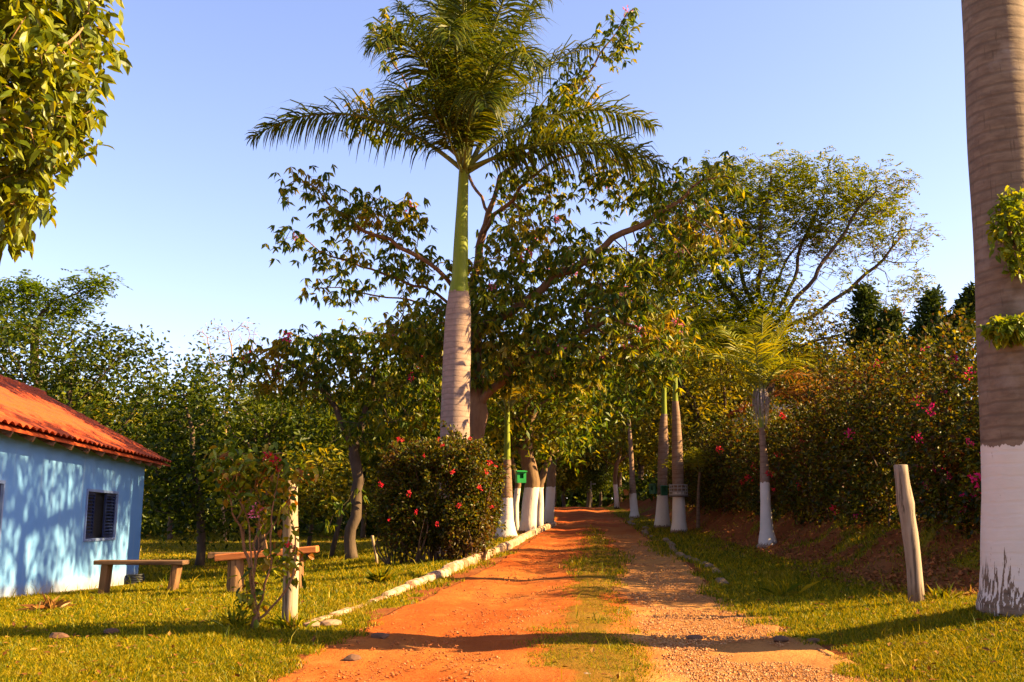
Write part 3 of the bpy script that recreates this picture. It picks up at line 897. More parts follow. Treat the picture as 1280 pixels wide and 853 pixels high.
# pale outbuilding that shows through the hedge
ob = thing('outbuilding', 'pale blue green outbuilding glimpsed through the hedge behind the small palm', 'building', (10.6, 36.5, gz(10.6, 36.5)))
mb = MB(); box(mb, (0, 0, 1.4), (4.2, 3.2, 3.2)); M['pale'] = plain('pale_render', (.50, .62, .58), .8); w_ = mb.build('wall', M['pale'], ob)
mb = MB()
for s_ in (1, -1):
    box(mb, (s_ * 1.22, 0, 3.32), (2.7, 3.9, .09), ry=s_ * R(18))
mb.build('roof', M['tile'], ob)
mb = MB(); box(mb, (-.6, -1.62, 1.0), (.9, .06, 2.0), bev=.01); mb.build('door', M['shutter'], ob)

# ================================================================== BENCHES, POSTS
M['plank'] = wood_mat('grey_brown_plank', (.095, .05, .024), (.17, .09, .042), axis=0)
M['plank_end'] = wood_mat('bench_leg_wood', (.15, .07, .028), (.25, .125, .05), axis=2)
M['plank_red'] = wood_mat('red_brown_plank', (.34, .085, .022), (.44, .15, .04), axis=0)
M['post'] = wood_mat('weathered_post', (.25, .165, .09), (.42, .31, .19), axis=2)
M['post_grey'] = wood_mat('grey_weathered_post', (.18, .125, .08), (.32, .24, .165), axis=2)
bx_, by_, bz_ = at_ground(182, 14.3)
bench = thing('wooden_bench', 'brown plank bench on two stout legs beside the blue house wall', 'bench', (bx_, by_, bz_), R(-2))
sh = P(182, 700, 14.3)[2] - bz_
mb = MB(); box(mb, (0, 0, sh - .035), (1.26, .26, .06), bev=.008); mb.build('seat', M['plank'], bench)
for s_, lean in ((-.5, .06), (.5, .14)):
    mb = MB(); z0 = gz(bx_ + s_, by_) - bz_ - .05
    box(mb, (s_ - (.02 if s_ > 0 else 0), 0, (sh - .06 + z0) / 2), (.09, .2, sh - .06 - z0), ry=lean, bev=.008); mb.build('leg', M['plank_end'], bench)
b2 = at_ground(333, 13.2)
bench2 = thing('wooden_bench', 'reddish sloping plank bench behind the rose bush and the lawn post', 'bench', b2, R(2))
sh2 = P(333, 690, 13.2)[2] - b2[2]
mb = MB(); box(mb, (0.04, 0, sh2 - .02), (1.30, .24, .085), ry=-.085, bev=.01); mb.build('seat', M['plank_red'], bench2)
mb = MB(); box(mb, (-.5, .16, sh2 - .05), (.5, .16, .08), bev=.01, rz=.1); mb.build('back_plank', M['plank'], bench2)
for (x, y, w) in ((-.36, 0, .2), (.42, 0, .16)):
    mb = MB(); z0 = gz(b2[0] + x, b2[1]) - b2[2] - .06; zt = sh2 - .055 + x * .085
    tube(mb, [(x, y, z0), (x + .01, y, (z0 + zt) / 2), (x, y, zt)], [w * .58, w * .53, w * .5], 12); mb.build('leg', M['plank_end'], bench2)
def round_post(name, label, u0, v0, u1, v1, d, r, mat, cat='post', bend=.01, knot=False):
    p0 = P(u0, v0, d); p1 = P(u1, v1, d); p0[2] = gz(p0[0], d)
    root = thing(name, label, cat, p0)
    n = 16; t = np.linspace(-.06, 1, n)
    pts = (p1 - p0)[None] * t[:, None] + np.stack([bend * np.sin(t * 5), bend * np.cos(t * 4) * .5, t * 0], 1)
    rr = r * (1.06 - .1 * t + .05 * np.sin(t * 9 + u0))
    if knot: rr = rr * (1 + .16 * np.exp(-((t - .73) / .07) ** 2) - .08 * np.exp(-((t - .62) / .06) ** 2))
    pts = np.vstack([pts, pts[-1] + (0, 0, .006)]); rr = np.append(rr, rr[-1] * .9)
    mb = MB(); tube(mb, pts, rr, 18)
    o = mb.build('shaft', mat, root, smooth=True)
    return root
round_post('fence_post', 'pale barked round post standing in the lawn beside the rose bush', 361, 781, 365, 602, 9.6, .072, M['post'])
round_post('fence_post', 'grey crooked leaning post at the foot of the bank near the large palm', 1146, 750, 1127, 582, 10.2, .074, M['post_grey'], bend=.012, knot=True)
round_post('stake', 'thin leaning stake in the shaded lawn beside the bougainvillea bush', 471, 706, 466, 670, 19.5, .028, M['post'], 'stake')

# dark thing lying at the house corner, a coil of hose
hz = thing('hose_coil', 'small black coil lying on the grass at the corner of the blue house', 'hose', at_ground(176, 20.3))
mb = MB()
tt = np.linspace(0, 5 * 2 * math.pi, 160)
tube(mb, np.stack([(.15 + .012 * np.sin(tt * .7)) * np.cos(tt), (.15 + .01 * np.cos(tt * .9)) * np.sin(tt), .03 + tt * .0052], 1), .016, 6)
mb.build('coil', plain('black_rubber', (.012, .012, .013), .5), hz, smooth=True)

# ================================================================== PALMS
def palm(name, label, base, path, zs, rs, bark, shaft=None, fronds=(), mats=('frond', 'rachis'), group=None, ll=.62, lw=.04, hang=.5, nl=70, plume=.45, wob=.05, dry=()):
    root = thing(name, label, 'palm tree', base, group=group)
    b = np.asarray(base, float)
    path = spline([np.asarray(p, float) - b for p in path], 60)
    path[:, 2] = np.sort(path[:, 2])
    prof = np.interp(path[:, 2], zs, rs)
    lathe(path, prof, 28, wob).build('trunk', bark, root, smooth=True)
    top = path[-1]
    if shaft:
        sp = spline([top + (0, 0, -.03)] + [np.asarray(p, float) - b for p in shaft[0]], 24)
        lathe(sp, np.interp(np.linspace(0, 1, 24), np.linspace(0, 1, len(shaft[1])), shaft[1]), 18, .03).build('crownshaft', M['shaft'], root, smooth=True)
        top = sp[-1]
    for k, (az, el, ln, dr) in enumerate(fronds):
        mb = MB(); rb = MB()
        st = top + np.array((math.sin(R(az)) * .05, math.cos(R(az)) * .05, -random.uniform(0, .25) * (shaft is not None)))
        frond_mesh(mb, rb, st, R(az), R(el), ln, dr, nl=nl, ll=ll, lw=lw, hang=hang, plume=plume, bend=random.uniform(-.15, .15), r0=.011 * ln)
        dk_ = k in dry
        fr = rb.build('frond', M['rachis_dry' if dk_ else mats[1]], root, smooth=True)
        o = mb.build('leaflets', M['frond_dry' if dk_ else mats[0]], fr)
    return root
# the tall royal palm behind the bush
D1 = 20.0
b1 = at_ground(567, D1)
K = [P(567, 640, D1), P(569, 540, D1), P(571, 450, D1), P(573, 385, D1), P(573.5, 365, D1)]
zz = [k[2] - b1[2] for k in K]
palm('royal_palm', 'tall royal palm with a smooth grey trunk rising behind the round bush', b1, [b1 - np.array((0, 0, .1))] + K,
     [0, .3, 1.0, zz[1], zz[2], zz[3] - .1, zz[4]], [.42, .36, .31, .30, .285, .265, .21],
     palm_bark('royal_palm_bark', None, ring=8.5, grey=(.29, .195, .145), brown=(.20, .13, .095)),
     ([P(575, 340, D1), P(577, 280, D1), P(580, 205, D1)], [.215, .17, .155, .125, .10]),
     [(-86, 42, 5.0, 1.35), (84, 34, 4.3, 1.3), (103, 20, 4.4, 1.05), (-44, 79, 5.4, .6), (50, 64, 5.8, .75), (18, 84, 5.2, .35), (-14, 85, 5.4, .3),
      (186, 74, 4.6, 2.4), (158, 66, 4.4, 2.2), (210, 68, 4.4, 2.1), (176, 84, 5.2, 1.5), (0, 89, 5.6, .1), (-30, 82, 5.8, .45), (36, 74, 6.0, .6), (74, 80, 5.4, .6), (140, 82, 5.4, 1.0), (172, 46, 3.6, 1.9), (206, 50, 3.5, 1.9), (80, 46, 4.8, 1.2)],
     nl=140, ll=1.15, lw=.04, hang=1.6, plume=.5, dry=())
# the close royal palm with the whitewashed foot
D2 = 8.5
b2_ = (4.29, D2, gz(4.29, D2))
pr = [(4.29, D2, b2_[2] - .1), (4.29, D2, 1.2), (4.33, D2, 2.4), (4.39, D2, 4.0), (4.43, D2, 6.0), (4.45, D2, 7.6)]
palm('royal_palm', 'massive royal palm close on the grass with a deep whitewashed foot', b2_, pr,
     [0, .08, .3, .9, 1.5, 2.5, 4, 5.5, 7.2], [.43, .40, .365, .325, .315, .305, .295, .275, .22],
     palm_bark('near_palm_bark', P(1250, 557, D2)[2] - b2_[2], paint=(.62, .53, .44), ring=9.5, grey=(.20, .135, .085), brown=(.115, .073, .046), streak=1.0),
     ([(4.46, D2, 8.2), (4.47, D2, 9.3)], [.21, .17, .15, .11]),
     [(a, e, 4.6, dr) for a, e, dr in ((0, 40, 1.2), (45, 60, 1.0), (90, 35, 1.2), (140, 55, 1.1), (180, 70, .8), (225, 40, 1.2), (262, 62, 1.0), (300, 36, 1.2), (330, 75, .7), (100, 80, .5))],
     nl=70, ll=.8, lw=.045)
def small_palm(label, u, v, d, upx, prof_px, shaft_px, fronds, paint_h, mats=('frond', 'rachis'), group='palms along the track', bump=True, **kw):
    """prof_px: (u, v, width px) down the trunk from foot to top"""
    base = np.array(at_ground(u, d)); base[0] = P(u, v, d)[0]; base[2] = gz(base[0], d)
    pts = [base - np.array((0, 0, .08))]; zs = [0]; rs = [prof_px[0][2] / 2 * PXM(d)]
    for (uu, vv, w) in prof_px[1:]:
        p = P(uu, vv, d); pts.append(p); zs.append(p[2] - base[2]); rs.append(w / 2 * PXM(d))
    sh = None
    if shaft_px: sh = ([P(a, b, d) for a, b, w in shaft_px], [rs[-1] * .95] + [w / 2 * PXM(d) for a, b, w in shaft_px])
    return palm('royal_palm', label, base, pts, zs, rs, palm_bark('palm_bark', paint_h, grey=(.23, .14, .09), brown=(.16, .09, .05), ring=9, paint=(.60, .51, .42)), sh, fronds, mats, group, **kw)
FR = lambda n, ln, e0, e1, off=0: [(off + k * 360 / n + random.uniform(-14, 14), random.uniform(e0, e1), ln * random.uniform(.85, 1.1), random.uniform(.9, 1.4)) for k in range(n)]
small_palm('slender palm with a swollen pale foot beside the green nest box', 632, 672, 24.7, 0,
           [(632, 672, 32), (632, 664, 26), (633, 650, 18), (633.5, 630, 15), (633.5, 600, 12), (634, 575, 9)],
           [(634, 540, 7), (634, 505, 6)], [(80, 55, 2.9, 1.9), (60, 62, 2.6, 1.7), (120, 50, 2.4, 1.8), (-80, 50, 2.2, 1.6), (-30, 65, 2.3, 1.3), (20, 74, 2.4, .8), (200, 60, 2.2, 1.5), (160, 68, 2.2, 1.4)], .95,
           mats=('frond_gold', 'rachis'), ll=.55, lw=.03, nl=60, hang=.9, plume=.3)
small_palm('thick grey palm with green boxes strapped above its white foot', 828, 660, 30, 0,
           [(828, 660, 21), (828, 645, 17), (828, 618, 12.5), (828, 590, 12), (829, 560, 13), (829, 535, 11), (830, 518, 8)],
           [(830, 495, 6), (831, 470, 5)], FR(9, 2.9, 30, 75), P(828, 618, 30)[2] - gz(4.5, 30), ll=.55, lw=.035, nl=50)
small_palm('thick brown palm with a wire basket strapped above its white foot', 849, 668, 27, 0,
           [(849, 668, 22), (849, 652, 17), (848, 615, 14.5), (847, 585, 14.5), (846, 550, 12.5), (845, 520, 10), (844, 502, 8)],
           [(844, 480, 6), (844, 458, 5)], FR(9, 2.8, 30, 75, 20), P(849, 615, 27)[2] - gz(4.6, 27), ll=.55, lw=.035, nl=50)
small_palm('thin leaning palm with a white foot and an orange pot at its waist', 793, 648, 38, 0,
           [(793, 650, 14), (793, 640, 10), (791, 617, 8.5), (790, 590, 6.5), (788, 555, 5), (786, 525, 4)],
           [(785, 505, 3.4), (784, 488, 3)], FR(8, 2.4, 25, 75, 10), P(793, 617, 38)[2] - gz(4.6, 38), ll=.5, lw=.035, nl=44)
sp_ = small_palm('young palm with hanging dry sheath and white flared foot on the bank', 960, 690, 20, 0,
           [(960, 690, 31), (960, 681, 24), (958.5, 662, 16), (957, 630, 12.5), (956, 600, 12), (955, 575, 10), (954, 560, 8.5), (952, 535, 6.5)],
           [(951, 515, 6), (951, 490, 8)],
           [(-82, 60, 2.0, 1.15), (-100, 48, 1.5, 1.4), (-40, 76, 1.8, .6), (30, 84, 1.8, .25), (70, 76, 1.9, .5), (110, 80, 1.7, .4), (85, 50, 1.5, 1.9), (105, 35, 1.4, 1.8), (150, 60, 1.5, 1.7), (200, 72, 1.6, 1.2), (95, 20, 1.3, 1.4)],
           P(957, 602, 20)[2] - gz(5.1, 20), mats=('frond_young', 'rachis'), ll=.55, lw=.028, nl=46, hang=.55, plume=.3, dry=(6, 7, 10))
# the dry sheath hanging under its crown
mb = MB(); q0 = P(951, 490, 20) - np.array(sp_.location)
for k in range(60):
    a = random.uniform(0, 6.28); r_ = random.uniform(.02, .13)
    st = q0 + np.array((math.cos(a) * r_, math.sin(a) * r_, random.uniform(-.05, .08)))
    l_ = random.uniform(.3, .75)
    tube(mb, [st, st + (math.cos(a) * .05, math.sin(a) * .05, -l_ * .35), st + (math.cos(a) * .0, math.sin(a) * .0, -l_)], [.012, .010, .003], 3, cap=False)
mb.build('dry_sheath', plain('dry_sheath_fibre', (.42, .32, .26), .8, .35), sp_)
small_palm('little green palm with two thin pale stems behind the paired palms', 872, 640, 27.5, 0,
           [(872, 641, 5), (873, 620, 4), (874, 600, 3.5), (875, 590, 3)], None, FR(9, 1.15, 35, 80, 5), None, mats=('frond_young', 'rachis'), ll=.4, lw=.03, nl=30, hang=.5)

# ================================================================== THINGS STRAPPED TO THE TRUNKS
M['green_box'] = plain('green_painted_wood', (.015, .30, .05), .5, .2)
M['green_dark'] = plain('dark_green_paint', (.015, .09, .035), .5, .2)
M['white_old'] = plain('old_white_paint', (.36, .31, .26), .7, .2)
M['teal'] = plain('teal_paint', (.12, .42, .42), .5, .2)
M['wire'] = plain('rusty_strap', (.10, .07, .05), .7)
M['orange_pot'] = plain('orange_clay', (.60, .22, .05), .7)
def nest_box(label, u, v, d, w, h, mat, depth=None, strap_r=None, rz=0.0, strap_c=None):
    c = P(u, v, d); depth = depth or w * .8
    root = thing('nest_box', label, 'nest box', (c[0], c[1], c[2] - h / 2), rz, group='boxes strapped to trunks along the track')
    mb = MB(); t = .02
    box(mb, (0, depth / 2 - t / 2, h / 2), (w, t, h)); box(mb, (0, -depth / 2 + t / 2, h * .2), (w - 2 * t, t, h * .4)); box(mb, (0, -depth / 2 + t / 2, h * .92), (w - 2 * t, t, h * .16))
    for s in (-1, 1):
        box(mb, (s * (w / 2 - t / 2), -t / 2, h / 2), (t, depth - t, h))
        box(mb, (s * (w / 2 - t - w * .1), -depth / 2 + t / 2, h * .62), (w * .2, t, h * .44))
    box(mb, (0, -t / 2 + .001, t / 2 + .001), (w - 2 * t, depth - 2.2 * t, t))
    mb.build('body', mat, root)
    mb = MB(); box(mb, (0, -.02, h + .016), (w * 1.16, depth * 1.25, .028), rx=.1, bev=.004); mb.build('lid', mat, root)
    mb = MB(); box(mb, (0, depth / 2 + .03, h / 2), (.05, .06, h * .9)); mb.build('bracket', M['wire'], root)
    return root
nest_box('bright green nest box on a trunk beside the bougainvillea bush', 651, 597, 24.3, .22, .26, M['green_box'], rz=.25)
nest_box('small teal nest box on the last white footed tree by the kerb', 692.5, 597, 31.4, .12, .26, M['teal'])
nest_box('dark green nest box on the shaded side of the thick grey palm', 816, 612, 29.8, .17, .26, M['green_dark'], rz=-.5)
nest_box('green nest box facing the track on the thick grey palm', 830, 614, 29.45, .18, .26, M['green_dark'], rz=.1)
# wire basket on the other palm
c = P(848, 613, 27); wb = thing('wire_basket', 'pale wire basket strapped round the brown palm above its whitewash', 'basket', (c[0], c[1], c[2] - .14), group='boxes strapped to trunks along the track')
mb = MB()
for k in range(4):
    a = np.linspace(0, 2 * math.pi, 25); z = .02 + .085 * k
    tube(mb, np.stack([.24 * np.cos(a), .225 * np.sin(a), np.full(25, z)], 1), .014, 5, cap=False)
for k in range(14):
    a = k / 14 * 2 * math.pi
    tube(mb, [(.24 * math.cos(a), .225 * math.sin(a), .0), (.24 * math.cos(a), .225 * math.sin(a), .29)], .009, 4)
mb.build('cage', M['white_old'], wb)
mb = MB(); a = np.linspace(0, 2 * math.pi, 25); tube(mb, np.stack([.25 * np.cos(a), .235 * np.sin(a), np.full(25, -.02)], 1), .022, 6, cap=False); mb.build('strap', M['wire'], wb)
c = P(783, 616, 37.8); pt = thing('plant_pot', 'small orange clay pot hung on the thin leaning palm', 'plant pot', (c[0], c[1], c[2] - .1), group='boxes strapped to trunks along the track')
lathe([(0, 0, 0), (0, 0, .02), (0, 0, .18), (0, 0, .185), (0, 0, .22)], [.075, .08, .115, .13, .13], 16).build('pot', M['orange_pot'], pt, smooth=True)
mb = MB(); pp = np.zeros((50, 3)) + (0, 0, .2); add_leaves(mb, pp + RNG.normal(size=(50, 3)) * .04, RNG.normal(size=(50, 3)) + (0, 0, .8), .2, .05); mb.build('plant', M['fern'], pt)
mb = MB(); tube(mb, [(.09, .05, .19), (.2, .12, .2)], .012, 5); mb.build('bracket', M['wire'], pt)
# thin pole far down the track
c = P(739, 628, 57); fp = thing('signpost', 'thin pale post with a small arm at the far bend of the track', 'post', (c[0], 57, gz(c[0], 57)))
hh = P(739, 602, 57)[2] - gz(c[0], 57)
mb = MB(); tube(mb, [(0, 0, -.1), (0, 0, hh)], .03, 8); mb.build('shaft', M['post_grey'], fp)
mb = MB(); box(mb, (.14, 0, hh - .14), (.26, .03, .07), bev=.006); mb.build('arm', M['post_grey'], fp)

# ================================================================== TREES
def gp(u, d, dx=0):
    x, y, z = at_ground(u, d); x += dx
    return np.array((x, y, gz(x, y)))
PALMATE = dict(kind='palmate', k=3, spread=.15, L=.20, W=.07)
# pink flowered tree behind the tall palm
d = 22.0
b = gp(592, d)
limbs = [[b - np.array((0, 0, .1)), P(592, 600, d), P(594, 540, d), P(600, 515, d)],
         [P(600, 515, d), P(622, 474, d - .3), P(664, 444, d - .6), P(712, 426, d - .8), P(760, 400, d - 1)],
         [P(597, 525, d), P(592, 450, d + .3), P(592, 380, d + .4), P(602, 310, d + .5), P(615, 250, d + .5), P(640, 180, d + .4)],
         [P(594, 420, d), P(640, 390, d - .6), P(690, 350, d - 1), P(740, 315, d - 1.3), P(830, 262, d - 1.6), P(880, 225, d - 1.6)],
         [P(592, 390, d), P(560, 345, d - .4), P(500, 308, d - .8), P(440, 278, d - 1), P(395, 236, d - 1.1)],
         [P(592, 400, d), P(545, 368, d + .3), P(480, 340, d + .2), P(410, 318, d), P(362, 286, d - .2)],
         [P(592, 420, d), P(540, 385, d + .8), P(470, 368, d + 1.0), P(385, 357, d + 1)],
         [P(610, 260, d + .5), P(570, 190, d + 1.2), P(510, 110, d + 1.3), P(480, 50, d + 1.3)],
         [P(625, 215, d + .4), P(680, 170, d + .8), P(735, 95, d + .9), P(782, 15, d + 1)],
         [P(600, 300, d + .5), P(650, 240, d - .4), P(720, 190, d - .6), P(790, 215, d - .8)]]
blobs = [B(385, 232, d - 1.1, 40, 20, .6, 34), B(445, 268, d - 1, 60, 24, .8, 50), B(365, 300, d - .2, 22, 18, .5, 16), B(430, 320, d, 55, 14, .7, 30), B(425, 360, d + 1, 55, 10, .6, 26),
         B(510, 330, d, 38, 26, .9, 30), B(500, 275, d - .6, 40, 30, .8, 34), B(480, 150, d + 1.2, 55, 30, .8, 30), B(485, 45, d + 1.3, 30, 40, .6, 24), B(770, 45, d + 1, 26, 40, .6, 20), B(720, 100, d + .9, 26, 34, .6, 16),
         B(700, 150, d + .7, 50, 36, .9, 26), B(660, 240, d, 60, 34, 1.2, 24), B(770, 225, d - .6, 50, 34, 1.0, 34), B(680, 310, d - .6, 80, 36, 1.5, 60), B(610, 345, d - .4, 45, 34, 1.2, 40),
         B(750, 340, d - 1, 80, 36, 1.4, 80), B(650, 395, d - .6, 80, 40, 1.6, 130), B(770, 400, d - 1, 80, 45, 1.5, 140), B(700, 445, d - .6, 80, 35, 1.6, 120), B(840, 245, d - 1.6, 46, 34, .8, 60),
         B(885, 300, d - 1.6, 46, 40, .9, 60), B(830, 320, d - 1.2, 50, 50, 1.1, 70), B(540, 420, d, 60, 40, 1.4, 80), B(620, 455, d - .2, 50, 40, 1.4, 70), B(895, 225, d - 1.6, 30, 24, .6, 24), B(820, 440, d - 1, 50, 40, 1.2, 60)]
pink, tw = tree('pink_flowered_tree', 'tall pink flowered tree with drooping leaves behind the tall royal palm', 'tree', b, limbs, blobs, PALMATE, M['broad'], M['bark_red'], .23, 'trees along the track', step=.25, dk=.34, r_tip=.005, thr=.011, boost=2.0)
blooms(pink, tw[RNG.choice(len(tw), 30, replace=False)], 'pink', (.6, 1.1))
# low drooping tree to its left
d = 24.0; b = gp(442, d)
limbs = [[b - np.array((0, 0, .1)), P(440, 660, d), P(447, 600, d), P(440, 565, d)],
         [P(440, 565, d), P(420, 520, d - .3), P(390, 470, d - .5), P(340, 440, d - .6)],
         [P(440, 565, d), P(460, 510, d), P(470, 460, d), P(480, 430, d)],
         [P(460, 510, d), P(510, 480, d + .3), P(545, 440, d + .3)],
         [P(446, 600, d), P(420, 645, d - .4), P(414, 660, d - .4)]]
blobs = [B(325, 455, d - .6, 40, 28, .8, 70), B(385, 440, d - .4, 60, 28, 1.2, 130), B(450, 435, d, 60, 30, 1.4, 140), B(520, 440, d, 46, 40, 1.3, 110), B(420, 480, d, 70, 26, 1.3, 110), B(510, 505, d, 60, 40, 1.4, 120), B(350, 480, d, 30, 20, .8, 30), B(470, 540, d, 50, 26, 1.2, 60)]
low, tw = tree('pink_flowered_tree', 'low spreading tree with dark drooping leaves left of the tall royal palm', 'tree', b, limbs, blobs, PALMATE, M['broad'], M['bark_dark'], .13, 'trees along the track', step=.25, dk=.34, r_tip=.005, thr=.011, boost=2.0)
blooms(low, tw[RNG.choice(len(tw), 9, replace=False)], 'magenta', (.6, 1.0))
# fine leaved acacia on the right
d = 32.0; b = gp(955, d)
F0 = P(952, 425, d)
limbs = [[b - np.array((0, 0, .2)), P(958, 560, d), P(956, 480, d), F0]]
for (pts) in ([(910, 360, 0), (872, 310, -.5), (848, 260, -.6)], [(930, 350, .5), (905, 280, .8), (890, 230, 1)], [(950, 350, -.6), (955, 270, -1), (965, 215, -1)],
              [(985, 360, .5), (1010, 290, .8), (1035, 225, .8)], [(990, 380, -.5), (1040, 310, -.8), (1090, 240, -1)], [(1000, 400, .3), (1060, 360, .3), (1115, 310, 0)], [(1000, 430, -.8), (1060, 415, -1), (1120, 385, -1.2)],
              [(900, 400, -1), (860, 380, -1.5), (830, 350, -1.6)], [(985, 320, 1.5), (1070, 255, 2)]):
    limbs.append([F0] + [P(u, v, d + dd) for u, v, dd in pts])
blobs = [B(845, 285, d, 40, 60, 1.6, 110), B(890, 240, d, 50, 36, 1.8, 130), B(950, 228, d, 55, 28, 1.8, 140), B(1020, 232, d, 56, 32, 1.8, 140), B(1000, 340, d, 50, 40, 2, 80), B(870, 390, d, 56, 34, 1.8, 140), B(930, 410, d, 60, 26, 1.8, 100), B(1010, 400, d, 60, 22, 1.8, 80), B(1085, 245, d, 50, 36, 1.7, 100), B(1128, 300, d, 34, 40, 1.5, 60), B(1050, 290, d, 56, 50, 2, 120),
         B(970, 285, d, 66, 50, 2.2, 150), B(895, 320, d, 50, 50, 2, 110), B(1040, 365, d, 70, 30, 1.6, 70), B(1120, 365, d, 40, 26, 1.2, 26), B(840, 350, d, 40, 40, 1.6, 70), B(940, 370, d, 60, 30, 1.6, 60)]
acacia, tw = tree('acacia_tree', 'airy fan shaped acacia with dark forked limbs above the hedge', 'tree', b, limbs, blobs, dict(kind='pinnate', k=14, spread=.26, L=.12, W=.058, q=4, PL=.28), M['acacia'], M['bark_dark'], .22, 'trees along the track', step=.36, dk=.5, r_tip=.008, thr=.012, jitter=.3, keep=1, keepf=lambda q: np.clip((vnoise(q[:, 0] * .75, q[:, 2] * .75 + q[:, 1] * .3, 44) - .28) * 3.2, .08, 1) * np.interp(q[:, 0], [P(1000, 300, 32)[0], P(1110, 300, 32)[0]], [1.3, .5]))
mb = MB()                                             # its hanging seed pods on the outer twigs
sel = tw[(tw[:, 0] > P(1075, 300, d)[0])]; sel = np.repeat(sel[RNG.random(len(sel)) < .6], 5, 0) + RNG.normal(size=(1, 3)) * .05
sel = sel + RNG.normal(size=sel.shape) * .15
add_leaves(mb, sel - np.array(acacia.location), RNG.normal(size=sel.shape) * .15 + (0, 0, -1), .22, .028, up=.1, droop=0)
tag(mb.build('seed_pods', M['frond_dry'], acacia), kind='stuff')

DENSE = dict(k=58, spread=.36, L=.17, W=.095, lift=-.1)
def dense_tree(name, label, ub, d, blobs, leaf='dense', bark='bark_dark', r=.16, group='trees behind the house and lawn', style=None, fork=None, limbs=None, step=.45, dk=.78, keep=1.0, thr=.016, dxb=0, **kw):
    b = gp(ub, d, dxb); 
    if limbs is None:
        f = P(*fork, d) if fork else P(ub + 3, 600, d)
        limbs = [[b - np.array((0, 0, .15)), (b + f) / 2 + RNG.normal(size=3) * (.1, .1, 0), f]]
    return tree(name, label, 'tree', b, limbs, blobs, style or DENSE, M[leaf], M[bark], r, group, step=step, dk=dk, thr=thr, keep=keep, **kw)
d = 29
dense_tree('broadleaf_tree', 'big dense dark green tree standing right behind the house roof', 70, d,
           [B(35, 432, d, 62, 36, 1.8, 120), B(115, 445, d, 62, 36, 1.8, 130), B(165, 480, d, 46, 44, 1.6, 100), B(60, 490, d, 90, 46, 2, 150), B(135, 525, d, 70, 50, 2, 150), B(20, 400, d, 30, 20, 1.2, 30), B(-40, 450, d, 60, 60, 2, 90), B(178, 440, d, 16, 22, .7, 20)], fork=(75, 560), r=.22)
d = 34
dense_tree('feathery_tree', 'taller feathery bright green tree poking above the dark tree behind the house', 40, d,
           [B(28, 372, d, 44, 24, 1.4, 60), B(112, 354, d, 34, 12, .9, 34), B(75, 388, d, 40, 16, 1.2, 44), B(10, 405, d, 40, 22, 1.4, 40), B(105, 372, d, 16, 8, .5, 8)], leaf='feather', fork=(45, 440), r=.15,
           style=dict(kind='pinnate', k=8, spread=.22, L=.17, W=.08, q=4, PL=.42), step=.35, dk=.45, boost=1.6)
d = 25.5
dense_tree('broadleaf_tree', 'round leaved tree close beside the house corner with low branches', 253, d,
           [B(205, 500, d, 40, 34, 1.3, 90), B(245, 520, d, 46, 50, 1.4, 120), B(196, 560, d, 40, 60, 1.4, 120), B(250, 590, d, 60, 46, 1.5, 130), B(215, 630, d, 44, 30, 1.2, 80), B(270, 645, d, 34, 20, 1, 40)],
           limbs=[[gp(253, d) - np.array((0, 0, .1)), P(253, 690, d), P(252, 655, d), P(250, 630, d), P(238, 560, d), P(225, 500, d)], [P(252, 652, d), P(280, 640, d - .2), P(310, 632, d - .3)], [P(250, 640, d), P(225, 610, d), P(200, 590, d)]], r=.105, flare=1.2)
d = 31
dense_tree('broadleaf_tree', 'lighter green tree with small sky gaps behind the rose bush', 330, d,
           [B(285, 490, d, 44, 40, 1.5, 90), B(330, 520, d, 56, 50, 1.7, 120), B(390, 530, d, 54, 44, 1.7, 100), B(300, 570, d, 60, 40, 1.6, 90), B(380, 590, d, 60, 40, 1.6, 80), B(250, 470, d, 26, 30, 1, 40)], leaf='dense', fork=(332, 620), r=.14, keep=.9)
d = 36
dense_tree('bare_tree', 'nearly leafless tree with pale twigs against the sky', 285, d,
           [B(265, 418, d, 24, 20, .8, 26), B(305, 425, d, 26, 26, .9, 30), B(285, 460, d, 34, 20, 1, 20)], leaf='olive', bark='twig', fork=(283, 500), r=.055, style=dict(k=3, spread=.15, L=.12, W=.06), keep=.6, step=.25, dk=.3, boost=1.8)
d = 27
dense_tree('slender_tree', 'thin crooked trunk tree in the shade left of the bush', 414, d,
           [B(400, 590, d, 30, 30, 1, 50), B(440, 610, d, 30, 30, 1, 40), B(370, 610, d, 36, 30, 1, 50)], leaf='olive', r=.07, fork=(425, 640), flare=1.1)
d = 28.5
dense_tree('slender_tree', 'slim straight young tree in the shade of the lawn behind the post', 388, d,
           [B(385, 640, d, 30, 24, .9, 50), B(395, 610, d, 24, 20, .8, 30)], leaf='dense', r=.06, fork=(388, 660), flare=1.1)

